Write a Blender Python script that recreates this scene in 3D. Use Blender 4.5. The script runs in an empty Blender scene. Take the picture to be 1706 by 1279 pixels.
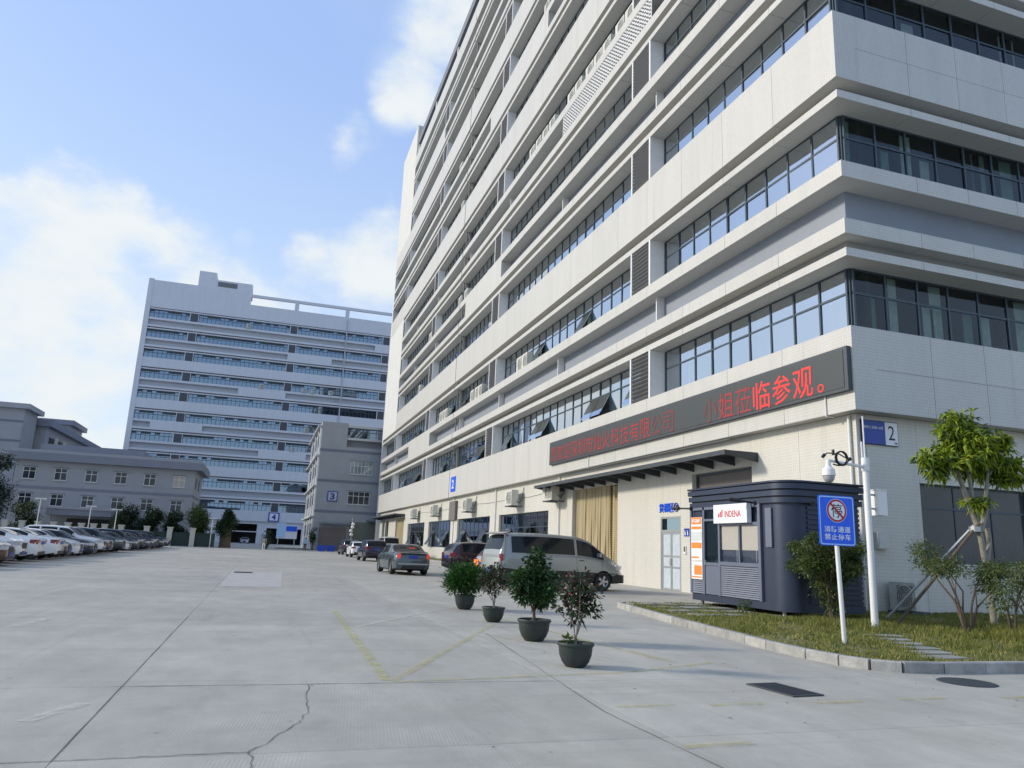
import bpy, bmesh, math, random
import numpy as np
from mathutils import Vector, Matrix
random.seed(7); rng = np.random.default_rng(7)
R = math.radians
C = bpy.context.scene.collection
sc = bpy.context.scene

# ------------------------------------------------------------------ camera, sky, sun, exposure
cd = bpy.data.cameras.new('camera'); cam = bpy.data.objects.new('camera', cd); C.objects.link(cam); sc.camera = cam
cd.sensor_width = 36; cd.lens = 36*1238/1706; cd.clip_end = 4000; cd.clip_start = .05
CR = ((0.94899411, -0.10611249, -0.29690121), (-0.31255302, -0.19271599, -0.93014577), (0.04148248, 0.97550022, -0.21605212))
cam.matrix_world = Matrix.Translation((0, 0, 1.45)) @ Matrix(CR).to_4x4()
CAMP = np.array([0, 0, 1.45])

SUN_EL, SUN_AZ = 24.0, 290.0      # azimuth clockwise from +Y
sv = Vector((math.sin(R(SUN_AZ))*math.cos(R(SUN_EL)), math.cos(R(SUN_AZ))*math.cos(R(SUN_EL)), math.sin(R(SUN_EL))))
sl = bpy.data.lights.new('sun', 'SUN'); sun = bpy.data.objects.new('sun', sl); C.objects.link(sun)
sl.energy = 2.5; sl.angle = R(7.0); sl.color = (1, .91, .77)
sun.rotation_euler = sv.to_track_quat('Z', 'Y').to_euler()

w = bpy.data.worlds.new('World'); sc.world = w; w.use_nodes = True
nt = w.node_tree; nt.nodes.clear(); N = nt.nodes; Lk = nt.links
def nd(t, **k):
    n = N.new(t)
    for a, b in k.items(): setattr(n, a, b)
    return n
def mth(op, a, b=None, c=None):
    n = nd('ShaderNodeMath', operation=op)
    for i, v in enumerate((a, b, c)):
        if v is None: continue
        if isinstance(v, (int, float)): n.inputs[i].default_value = v
        else: Lk.new(v, n.inputs[i])
    return n.outputs[0]
wo = nd('ShaderNodeOutputWorld'); bg = nd('ShaderNodeBackground'); Lk.new(bg.outputs[0], wo.inputs[0])
sky = nd('ShaderNodeTexSky', sky_type='NISHITA', sun_disc=False)
sky.sun_elevation = R(SUN_EL); sky.sun_rotation = R(SUN_AZ); sky.air_density = 1.3; sky.dust_density = 1.2; sky.ozone_density = 1.3
tc = nd('ShaderNodeTexCoord'); dirv = tc.outputs['Generated']
def fbm(scale, detail, off, rough=.55, stretch=1.6):
    m = nd('ShaderNodeMapping'); m.inputs['Scale'].default_value = (1, 1, stretch); m.inputs['Location'].default_value = off
    Lk.new(dirv, m.inputs['Vector'])
    n = nd('ShaderNodeTexNoise'); n.inputs['Scale'].default_value = scale; n.inputs['Detail'].default_value = detail; n.inputs['Roughness'].default_value = rough
    Lk.new(m.outputs[0], n.inputs['Vector']); return n.outputs['Fac']
# cumulus banks standing at fixed bearings: (direction, radius in degrees, weight)
BLOBS = [((-0.271, 0.929, 0.251), 6.5, 1), ((-0.236, 0.921, 0.311), 5.5, 1), ((-0.208, 0.918, 0.337), 4, 0.95), ((-0.130, 0.941, 0.314), 5, 0.9), ((-0.283, 0.946, 0.156), 10, 1), ((-0.163, 0.969, 0.188), 10, 0.9), ((-0.060, 0.951, 0.304), 4, 0.8), ((0.025, 0.942, 0.335), 3.6, 0.85), ((0.091, 0.932, 0.350), 4.2, 0.95), ((0.108, 0.911, 0.399), 2.6, 0.8), ((0.119, 0.823, 0.556), 2.8, 1), ((0.102, 0.842, 0.530), 1.8, 0.8), ((0.138, 0.786, 0.603), 3.0, 0.9), ((0.146, 0.763, 0.630), 3, 0.9), ((0.102, 0.895, 0.433), 2.2, 0.6), ((-0.062, 0.929, 0.364), 1.2, 0.8), ((-0.190, 0.906, 0.377), 1.3, 0.8), ((-0.110, 0.896, 0.431), 3.2, 0.35), ((-0.307, 0.884, 0.352), 1.6, 0.8), ((0.064, 0.870, 0.488), 2.2, 0.35)]
acc = None
for d, rad, wt in BLOBS:
    v = nd('ShaderNodeVectorMath', operation='DOT_PRODUCT'); Lk.new(dirv, v.inputs[0]); v.inputs[1].default_value = Vector(d).normalized()
    mr = nd('ShaderNodeMapRange'); Lk.new(v.outputs['Value'], mr.inputs[0])
    mr.inputs[1].default_value = math.cos(R(rad*1.35)); mr.inputs[2].default_value = math.cos(R(rad*.2)); mr.inputs[3].default_value = 0; mr.inputs[4].default_value = wt
    acc = mr.outputs[0] if acc is None else mth('MAXIMUM', acc, mr.outputs[0])
f1 = fbm(9, 10, (3.1, .7, 2.2), .58); f2 = fbm(2.2, 6, (7.3, 1.2, 5.5), .5)
sx = nd('ShaderNodeSeparateXYZ'); Lk.new(dirv, sx.inputs[0])
# banks: blob height broken by noise; elsewhere: noise cloud, thinned behind the camera to darken the ambient light
els = nd('ShaderNodeMapRange'); Lk.new(sx.outputs[1], els.inputs[0]); els.inputs[1].default_value = .35; els.inputs[2].default_value = -.1; els.inputs[3].default_value = 0; els.inputs[4].default_value = .25
bank = mth('MAXIMUM', acc, mth('MULTIPLY', mth('MULTIPLY', f2, 1.1), els.outputs[0]))
cl = mth('ADD', mth('MULTIPLY', bank, 1.0), mth('MULTIPLY', mth('SUBTRACT', f1, .5), 2.3))
mask = nd('ShaderNodeMapRange', interpolation_type='SMOOTHSTEP'); Lk.new(cl, mask.inputs[0]); mask.inputs[1].default_value = .30; mask.inputs[2].default_value = 1.1; mask.inputs[4].default_value = .92
thin = nd('ShaderNodeMapRange', interpolation_type='SMOOTHSTEP'); Lk.new(mth('ADD', f2, mth('MULTIPLY', bank, .5)), thin.inputs[0]); thin.inputs[1].default_value = .45; thin.inputs[2].default_value = 1.1; thin.inputs[4].default_value = .5
hz = nd('ShaderNodeMapRange', interpolation_type='SMOOTHSTEP'); Lk.new(sx.outputs[2], hz.inputs[0]); hz.inputs[1].default_value = .6; hz.inputs[2].default_value = .02; hz.inputs[3].default_value = 0; hz.inputs[4].default_value = .7
ccol = nd('ShaderNodeMix', data_type='RGBA'); Lk.new(f1, ccol.inputs[0]); ccol.inputs[6].default_value = (5.0, 5.5, 5.9, 1); ccol.inputs[7].default_value = (6.2, 6.3, 6.1, 1)
skm = nd('ShaderNodeMix', data_type='RGBA', blend_type='MIX'); skm.inputs[0].default_value = .5
Lk.new(sky.outputs[0], skm.inputs[6]); skm.inputs[7].default_value = (3.5, 5.0, 8.8, 1)
m0 = nd('ShaderNodeMix', data_type='RGBA'); Lk.new(mth('MAXIMUM', hz.outputs[0], thin.outputs[0]), m0.inputs[0]); Lk.new(skm.outputs[2], m0.inputs[6]); m0.inputs[7].default_value = (4.9, 5.7, 6.3, 1)
m1 = nd('ShaderNodeMix', data_type='RGBA'); Lk.new(mask.outputs[0], m1.inputs[0]); Lk.new(m0.outputs[2], m1.inputs[6]); Lk.new(ccol.outputs[2], m1.inputs[7])
Lk.new(m1.outputs[2], bg.inputs[0]); bg.inputs[1].default_value = .12
vs = sc.view_settings; vs.view_transform = 'Standard'; vs.look = 'None'; vs.exposure = 0.36; vs.gamma = 1; vs.use_curve_mapping = False
sc.render.engine = 'CYCLES'

# ------------------------------------------------------------------ materials
def new_mat(name):
    m = bpy.data.materials.new(name); m.use_nodes = True; t = m.node_tree; t.nodes.clear()
    o = t.nodes.new('ShaderNodeOutputMaterial'); p = t.nodes.new('ShaderNodeBsdfPrincipled'); t.links.new(p.outputs[0], o.inputs[0]); return m, t, p, o
def mat(name, col, rough=.7, var=.12, scale=3.0, bump=.0, bscale=40, metal=0, spec=.5, coat=0, rnd=0, dirt=0):
    m, t, p, o = new_mat(name); n = t.nodes.new; l = t.links.new
    p.inputs['Roughness'].default_value = rough; p.inputs['Metallic'].default_value = metal; p.inputs['Specular IOR Level'].default_value = spec
    p.inputs['Coat Weight'].default_value = coat; p.inputs['Coat Roughness'].default_value = .04
    tcn = n('ShaderNodeTexCoord'); no = n('ShaderNodeTexNoise'); no.inputs['Scale'].default_value = scale; no.inputs['Detail'].default_value = 6; no.inputs['Roughness'].default_value = .6
    l(tcn.outputs['Object'], no.inputs['Vector'])
    mr = n('ShaderNodeMapRange'); l(no.outputs[0], mr.inputs[0]); mr.inputs[1].default_value = .25; mr.inputs[2].default_value = .75; mr.inputs[3].default_value = 1-var; mr.inputs[4].default_value = 1+var
    src = mr.outputs[0]
    if rnd:
        oi = n('ShaderNodeObjectInfo'); m2 = n('ShaderNodeMapRange'); l(oi.outputs['Random'], m2.inputs[0]); m2.inputs[3].default_value = 1-rnd; m2.inputs[4].default_value = 1+rnd
        mm = n('ShaderNodeMath'); mm.operation = 'MULTIPLY'; l(src, mm.inputs[0]); l(m2.outputs[0], mm.inputs[1]); src = mm.outputs[0]
    hs = n('ShaderNodeVectorMath'); hs.operation = 'SCALE'; hs.inputs[0].default_value = col[:3]; l(src, hs.inputs['Scale']); l(hs.outputs[0], p.inputs['Base Color'])
    if bump:
        nb = n('ShaderNodeTexNoise'); nb.inputs['Scale'].default_value = bscale; nb.inputs['Detail'].default_value = 5; l(tcn.outputs['Object'], nb.inputs['Vector'])
        b = n('ShaderNodeBump'); b.inputs['Strength'].default_value = bump; b.inputs['Distance'].default_value = .02; l(nb.outputs[0], b.inputs['Height']); l(b.outputs[0], p.inputs['Normal'])
    return m
def tile_mat(name, col, grout, size=.1, var=.025, streak=.035):
    """small square mosaic tiles with pale grout, rain streaks and slow tone drift; projected per face direction"""
    m, t, p, o = new_mat(name); n = t.nodes.new; l = t.links.new
    tcn = n('ShaderNodeTexCoord'); g = n('ShaderNodeNewGeometry')
    s = n('ShaderNodeSeparateXYZ'); l(tcn.outputs['Object'], s.inputs[0])
    sn = n('ShaderNodeSeparateXYZ'); l(g.outputs['True Normal'], sn.inputs[0])
    ab = n('ShaderNodeMath'); ab.operation = 'ABSOLUTE'; l(sn.outputs[0], ab.inputs[0])
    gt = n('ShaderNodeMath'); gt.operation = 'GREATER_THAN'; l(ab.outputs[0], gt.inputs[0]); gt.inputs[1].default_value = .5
    mx = n('ShaderNodeMix'); l(gt.outputs[0], mx.inputs[0]); l(s.outputs[0], mx.inputs[2]); l(s.outputs[1], mx.inputs[3])
    az = n('ShaderNodeMath'); az.operation = 'ABSOLUTE'; l(sn.outputs[2], az.inputs[0])
    cb = n('ShaderNodeCombineXYZ'); l(mx.outputs[0], cb.inputs[0]); l(s.outputs[2], cb.inputs[1])
    br = n('ShaderNodeTexBrick'); br.offset = 0; l(cb.outputs[0], br.inputs['Vector']); br.inputs['Scale'].default_value = 1; br.inputs['Brick Width'].default_value = size; br.inputs['Row Height'].default_value = size; br.inputs['Mortar Size'].default_value = size*.055; br.inputs['Mortar Smooth'].default_value = .3
    c = np.array(col); br.inputs['Color1'].default_value = (*(c*(1-var)), 1); br.inputs['Color2'].default_value = (*(c*(1+var)), 1); br.inputs['Mortar'].default_value = (*grout, 1)
    no = n('ShaderNodeTexNoise'); mp = n('ShaderNodeMapping'); mp.inputs['Scale'].default_value = (.9, .9, .12); l(tcn.outputs['Object'], mp.inputs[0]); l(mp.outputs[0], no.inputs['Vector']); no.inputs['Scale'].default_value = 1.6; no.inputs['Detail'].default_value = 7
    mr = n('ShaderNodeMapRange'); l(no.outputs[0], mr.inputs[0]); mr.inputs[1].default_value = .3; mr.inputs[2].default_value = .7; mr.inputs[3].default_value = 1-streak; mr.inputs[4].default_value = 1+streak
    oi = n('ShaderNodeObjectInfo'); m2 = n('ShaderNodeMapRange'); l(oi.outputs['Random'], m2.inputs[0]); m2.inputs[3].default_value = .985; m2.inputs[4].default_value = 1.015
    nk = n('ShaderNodeTexNoise'); mk = n('ShaderNodeMapping'); mk.inputs['Scale'].default_value = (2.6, 2.6, .10); l(tcn.outputs['Object'], mk.inputs[0]); l(mk.outputs[0], nk.inputs['Vector']); nk.inputs['Scale'].default_value = 1.0; nk.inputs['Detail'].default_value = 4
    mq = n('ShaderNodeMapRange'); l(nk.outputs[0], mq.inputs[0]); mq.inputs[1].default_value = .62; mq.inputs[2].default_value = .82; mq.inputs[3].default_value = 1; mq.inputs[4].default_value = .80
    m9 = n('ShaderNodeMath'); m9.operation = 'MULTIPLY'; l(mr.outputs[0], m9.inputs[0]); l(mq.outputs[0], m9.inputs[1])
    mm = n('ShaderNodeMath'); mm.operation = 'MULTIPLY'; l(m9.outputs[0], mm.inputs[0]); l(m2.outputs[0], mm.inputs[1])
    hs = n('ShaderNodeVectorMath'); hs.operation = 'SCALE'; l(br.outputs['Color'], hs.inputs[0]); l(mm.outputs[0], hs.inputs['Scale'])
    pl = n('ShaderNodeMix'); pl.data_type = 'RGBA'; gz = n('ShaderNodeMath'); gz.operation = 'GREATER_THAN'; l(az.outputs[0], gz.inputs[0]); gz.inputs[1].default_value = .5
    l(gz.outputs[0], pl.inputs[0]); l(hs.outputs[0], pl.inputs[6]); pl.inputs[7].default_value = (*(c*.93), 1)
    l(pl.outputs[2], p.inputs['Base Color']); p.inputs['Roughness'].default_value = .42; p.inputs['Specular IOR Level'].default_value = .35
    b = n('ShaderNodeBump'); b.inputs['Strength'].default_value = .25; b.inputs['Distance'].default_value = .006; l(br.outputs['Fac'], b.inputs['Height']); b.invert = True; l(b.outputs[0], p.inputs['Normal'])
    return m
def glass_mat(name, tint, base=.22, ior=1.7, gloss=(.9, .95, 1), wob=.02):
    m, t, p, o = new_mat(name); n = t.nodes.new; l = t.links.new; t.nodes.remove(p)
    tr = n('ShaderNodeBsdfTransparent'); tr.inputs[0].default_value = (*tint, 1); gl = n('ShaderNodeBsdfGlossy'); gl.inputs[0].default_value = (*gloss, 1); gl.inputs['Roughness'].default_value = .015
    fr = n('ShaderNodeFresnel'); fr.inputs[0].default_value = ior
    mr = n('ShaderNodeMapRange'); l(fr.outputs[0], mr.inputs[0]); mr.inputs[3].default_value = base; mr.inputs[4].default_value = 1
    tcn = n('ShaderNodeTexCoord'); no = n('ShaderNodeTexNoise'); no.inputs['Scale'].default_value = 1.3; l(tcn.outputs['Object'], no.inputs['Vector'])
    b = n('ShaderNodeBump'); b.inputs['Strength'].default_value = wob; b.inputs['Distance'].default_value = .05; l(no.outputs[0], b.inputs['Height']); l(b.outputs[0], gl.inputs['Normal']); 
    ge = n('ShaderNodeNewGeometry'); bf = n('ShaderNodeMath'); bf.operation = 'SUBTRACT'; bf.inputs[0].default_value = 1; l(ge.outputs['Backfacing'], bf.inputs[1]); fm = n('ShaderNodeMath'); fm.operation = 'MULTIPLY'; l(mr.outputs[0], fm.inputs[0]); l(bf.outputs[0], fm.inputs[1])
    mx = n('ShaderNodeMixShader'); l(fm.outputs[0], mx.inputs[0]); l(tr.outputs[0], mx.inputs[1]); l(gl.outputs[0], mx.inputs[2]); l(mx.outputs[0], o.inputs[0]); return m
def emit_mat(name, col, st, dots=0):
    m, t, p, o = new_mat(name); n = t.nodes.new; l = t.links.new
    p.inputs['Base Color'].default_value = (*[c*.3 for c in col], 1); p.inputs['Emission Color'].default_value = (*col, 1); p.inputs['Emission Strength'].default_value = st
    if dots:
        tcn = n('ShaderNodeTexCoord'); s = n('ShaderNodeSeparateXYZ'); l(tcn.outputs['Object'], s.inputs[0]); src = None
        for i in (0, 1):
            a = n('ShaderNodeMath'); a.operation = 'MULTIPLY'; l(s.outputs[i], a.inputs[0]); a.inputs[1].default_value = math.pi/dots
            q = n('ShaderNodeMath'); q.operation = 'SINE'; l(a.outputs[0], q.inputs[0]); k = n('ShaderNodeMath'); k.operation = 'ABSOLUTE'; l(q.outputs[0], k.inputs[0])
            if src is None: src = k.outputs[0]
            else:
                u = n('ShaderNodeMath'); u.operation = 'MULTIPLY'; l(src, u.inputs[0]); l(k.outputs[0], u.inputs[1]); src = u.outputs[0]
        u = n('ShaderNodeMath'); u.operation = 'MULTIPLY'; l(src, u.inputs[0]); u.inputs[1].default_value = st*2; l(u.outputs[0], p.inputs['Emission Strength'])
    return m
def paint(name, col, rough=.28, metal=.0, flake=0): return mat(name, col, rough, .04, 1.2, metal=metal, coat=.7, spec=.5)

M = {}
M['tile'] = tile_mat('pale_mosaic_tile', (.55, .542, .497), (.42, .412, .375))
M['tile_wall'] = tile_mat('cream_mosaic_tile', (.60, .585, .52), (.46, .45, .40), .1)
M['plaster'] = mat('white_plaster', (.58, .58, .55), .75, .06, .7, .1, 30)
M['grey_paint'] = mat('blue_grey_wall_paint', (.225, .255, .30), .6, .07, .6, .05, 20, rnd=.02)
M['gap'] = mat('slot_render', (.27, .27, .25), .8, .1, 1)
M['frame'] = mat('slate_window_aluminium', (.05, .075, .095), .4, .05, 4, metal=.2)
M['louvre'] = mat('dark_louvre_aluminium', (.075, .08, .095), .45, .08, 4, metal=.3)
M['louvre_pale'] = mat('dusty_louvre_aluminium', (.16, .165, .17), .5, .1, 4, metal=.2)
M['glass'] = glass_mat('reflective_glass', (.5, .58, .6), .60, wob=.05)
M['glass_dark'] = glass_mat('dim_glass', (.70, .76, .74), .03, 1.3, wob=.05)
M['glass_clear'] = glass_mat('kiosk_glass', (.97, .98, .98), .02, 1.25)
M['far_pane'] = mat('far_window_pane', (.03, .037, .045), .12, .3, .9, spec=.5)
M['glass_blue'] = glass_mat('blue_tint_glass', (.38, .46, .55), .33, 1.6, (.50, .69, .92))
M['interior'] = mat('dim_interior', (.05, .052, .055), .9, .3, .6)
M['curtain'] = mat('pale_curtain', (.55, .58, .56), .9, .15, 5)
M['curtain_g'] = mat('green_grey_curtain', (.22, .32, .29), .9, .2, 5)
M['white'] = mat('white_enamel', (.72, .72, .70), .45, .06, 3)
M['white_old'] = mat('aged_white_casing', (.56, .56, .50), .6, .12, 5)
M['black'] = mat('black_rubber', (.02, .02, .021), .8, .2, 6)
M['darkgrey'] = mat('dark_grey_steel', (.055, .065, .075), .5, .12, 3, metal=.2)
M['beam'] = mat('roof_beam_grey', (.15, .16, .18), .7, .1, 1)
M['steel'] = mat('galvanised_steel', (.42, .44, .44), .42, .12, 8, metal=.6)
M['brown_panel'] = mat('taupe_duct_cladding', (.15, .135, .125), .6, .08, 2)
M['pvc'] = None
M['led_board'] = mat('led_board_face', (.045, .052, .052), .45, .12, 30)
M['led'] = emit_mat('led_red', (1, .035, .03), .6, .045)
M['led_dim'] = emit_mat('led_red_dim', (.8, .05, .05), .09, .045)
M['led_faint'] = emit_mat('led_red_faint', (.45, .08, .08), .05, .045)
M['blue_sign'] = mat('sign_blue', (.004, .11, .80), .35, .03, 3, spec=.5)
M['plate_blue'] = mat('plate_blue', (.01, .045, .33), .35, .05, 3)
M['sign_white'] = mat('sign_white', (.78, .8, .82), .4, .03, 3)
M['sign_rim'] = mat('sign_reflective_rim', (.45, .68, .9), .35, .03, 3)
M['sign_red'] = mat('sign_red', (.42, .01, .03), .4, .03, 3)
M['ink'] = mat('black_ink', (.012, .012, .015), .5, .05, 3)
M['orange'] = mat('orange_print', (.85, .24, .03), .5, .1, 6)
M['red'] = mat('red_print', (.6, .02, .03), .5, .05, 6)
M['slat_l'] = mat('pale_slat', (.30, .33, .40), .4, .05, 3)
M['kiosk'] = mat('navy_cladding', (.038, .05, .082), .42, .08, 2, metal=.35)
M['kiosk_l'] = mat('blue_grey_cladding', (.16, .18, .235), .42, .06, 2, metal=.35)
M['blind'] = mat('beige_blind', (.46, .41, .36), .9, .05, 8)
M['kerb'] = mat('granite_kerb', (.33, .325, .30), .85, .3, 5, .5, 40, rnd=.16)
M['paver'] = mat('stone_paver', (.27, .275, .245), .85, .2, 5, .3, 60, rnd=.1)
M['soil'] = mat('brown_soil', (.10, .07, .045), .95, .3, 12, .5, 40)
M['bark'] = mat('pale_bark', (.27, .25, .20), .9, .3, 9, .5, 40)
M['bark_d'] = mat('brown_bark', (.12, .09, .065), .9, .3, 9, .5, 40)
M['pot'] = mat('dark_green_plastic_pot', (.022, .032, .027), .5, .2, 7, .1, 30)
M['tyre'] = mat('tyre_rubber', (.018, .018, .02), .75, .2, 8)
M['rim'] = mat('alloy_rim', (.42, .43, .45), .3, .08, 8, metal=.8)
M['trim'] = mat('black_trim', (.016, .017, .02), .45, .1, 5)
M['carglass'] = mat('tinted_car_glass', (.012, .015, .018), .05, .03, 2, spec=.3)
M['carglass_pale'] = mat('pale_car_glass', (.20, .25, .26), .05, .1, 3, spec=1.0, coat=1.0)
M['head'] = mat('headlamp_lens', (.5, .52, .55), .1, .2, 14, spec=.8, coat=1)
M['tail'] = mat('tail_lamp_lens', (.22, .012, .02), .15, .1, 8, coat=1)
M['tail_lit'] = emit_mat('tail_lamp_lit', (.8, .06, .05), .45)
M['numplate'] = mat('blue_number_plate', (.02, .05, .34), .4, .05, 6)
M['concrete_old'] = mat('weathered_concrete', (.30, .30, .29), .85, .15, 2, .2, 20)
M['wall_b3'] = mat('grey_painted_wall', (.31, .325, .345), .8, .08, .5, .1, 10)
M['wall_b3s'] = mat('pale_side_wall', (.45, .47, .46), .8, .12, .6, .1, 10)
M['wall_adm'] = mat('pale_grey_render', (.34, .35, .37), .8, .08, .4, .1, 10)
M['band'] = mat('dark_band_paint', (.16, .18, .22), .8, .05, .6)
M['eave'] = mat('eave_paint', (.21, .225, .27), .7, .06, .6)
M['b4'] = tile_mat('far_block_tile', (.66, .66, .69), (.54, .55, .58), .2, .02, .03)  # paleness of distant haze put into the tile colour
M['b4_recess'] = mat('far_block_recess_paint', (.45, .47, .50), .7, .06, .4)
M['pillar'] = mat('cream_pillar', (.50, .48, .41), .8, .1, 3)
M['fence'] = mat('dark_green_fence', (.02, .045, .04), .6, .1, 3)
M['skin'] = mat('skin', (.42, .25, .18), .6, .05, 8)
M['shirt_blue'] = mat('light_blue_shirt', (.28, .48, .72), .8, .05, 8)
M['shirt_grey'] = mat('pale_grey_shirt', (.36, .36, .38), .8, .05, 8)
M['trouser_dark'] = mat('dark_trousers', (.02, .022, .03), .8, .05, 8)
M['trouser_white'] = mat('white_trousers', (.7, .7, .68), .8, .05, 8)
M['hair'] = mat('black_hair', (.012, .01, .01), .6, .05, 8)
M['bin'] = mat('blue_plastic', (.02, .08, .55), .4, .08, 4)
def leaf_mat(name, a, b, trans=.25):
    m, t, p, o = new_mat(name); n = t.nodes.new; l = t.links.new
    tcn = n('ShaderNodeTexCoord'); no = n('ShaderNodeTexNoise'); no.inputs['Scale'].default_value = 5; no.inputs['Detail'].default_value = 3; l(tcn.outputs['Object'], no.inputs['Vector'])
    cr = n('ShaderNodeMix'); cr.data_type = 'RGBA'; mr = n('ShaderNodeMapRange'); l(no.outputs[0], mr.inputs[0]); mr.inputs[1].default_value = .35; mr.inputs[2].default_value = .65
    l(mr.outputs[0], cr.inputs[0]); cr.inputs[6].default_value = (*a, 1); cr.inputs[7].default_value = (*b, 1); l(cr.outputs[2], p.inputs['Base Color'])
    p.inputs['Roughness'].default_value = .45; p.inputs['Specular IOR Level'].default_value = .4
    tl = n('ShaderNodeBsdfTranslucent'); l(cr.outputs[2], tl.inputs[0]); mx = n('ShaderNodeMixShader'); mx.inputs[0].default_value = trans
    l(p.outputs[0], mx.inputs[1]); l(tl.outputs[0], mx.inputs[2]); l(mx.outputs[0], o.inputs[0]); return m
M['leaf'] = leaf_mat('fresh_leaf', (.17, .27, .02), (.40, .46, .04), .4)
M['leaf2'] = leaf_mat('deep_leaf', (.035, .075, .015), (.09, .14, .02), .3)
M['bushleaf'] = leaf_mat('bush_leaf', (.06, .085, .025), (.14, .165, .05))
M['potleaf'] = leaf_mat('glossy_pot_leaf', (.014, .045, .012), (.035, .095, .02))
M['potleaf_b'] = leaf_mat('bright_pot_leaf', (.02, .075, .010), (.05, .15, .018))
M['redleaf'] = leaf_mat('dark_red_leaf', (.022, .022, .014), (.06, .028, .022))
M['darkleaf'] = leaf_mat('dark_leaf', (.012, .028, .014), (.03, .055, .02))  # darkest green, for the trees along the fence
M['grass'] = leaf_mat('grass_blade', (.12, .155, .025), (.34, .31, .08), .35)
M['flower'] = mat('red_flower', (.6, .08, .07), .6, .1, 9)

def pvc_mat():
    m, t, p, o = new_mat('yellow_pvc_strip'); n = t.nodes.new; l = t.links.new
    tcn = n('ShaderNodeTexCoord'); mp = n('ShaderNodeMapping'); mp.inputs['Scale'].default_value = (1, 11, .3); l(tcn.outputs['Object'], mp.inputs[0])
    no = n('ShaderNodeTexNoise'); no.inputs['Scale'].default_value = 1.5; no.inputs['Detail'].default_value = 5; l(mp.outputs[0], no.inputs['Vector'])
    cr = n('ShaderNodeMix'); cr.data_type = 'RGBA'; l(no.outputs[0], cr.inputs[0]); cr.inputs[6].default_value = (.24, .17, .07, 1); cr.inputs[7].default_value = (.80, .73, .50, 1)
    l(cr.outputs[2], p.inputs['Base Color']); p.inputs['Roughness'].default_value = .3
    tr = n('ShaderNodeBsdfTransparent'); tr.inputs[0].default_value = (.8, .65, .35, 1); mx = n('ShaderNodeMixShader'); mx.inputs[0].default_value = .3; l(p.outputs[0], mx.inputs[1]); l(tr.outputs[0], mx.inputs[2]); l(mx.outputs[0], o.inputs[0]); return m
M['pvc'] = pvc_mat()
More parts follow.
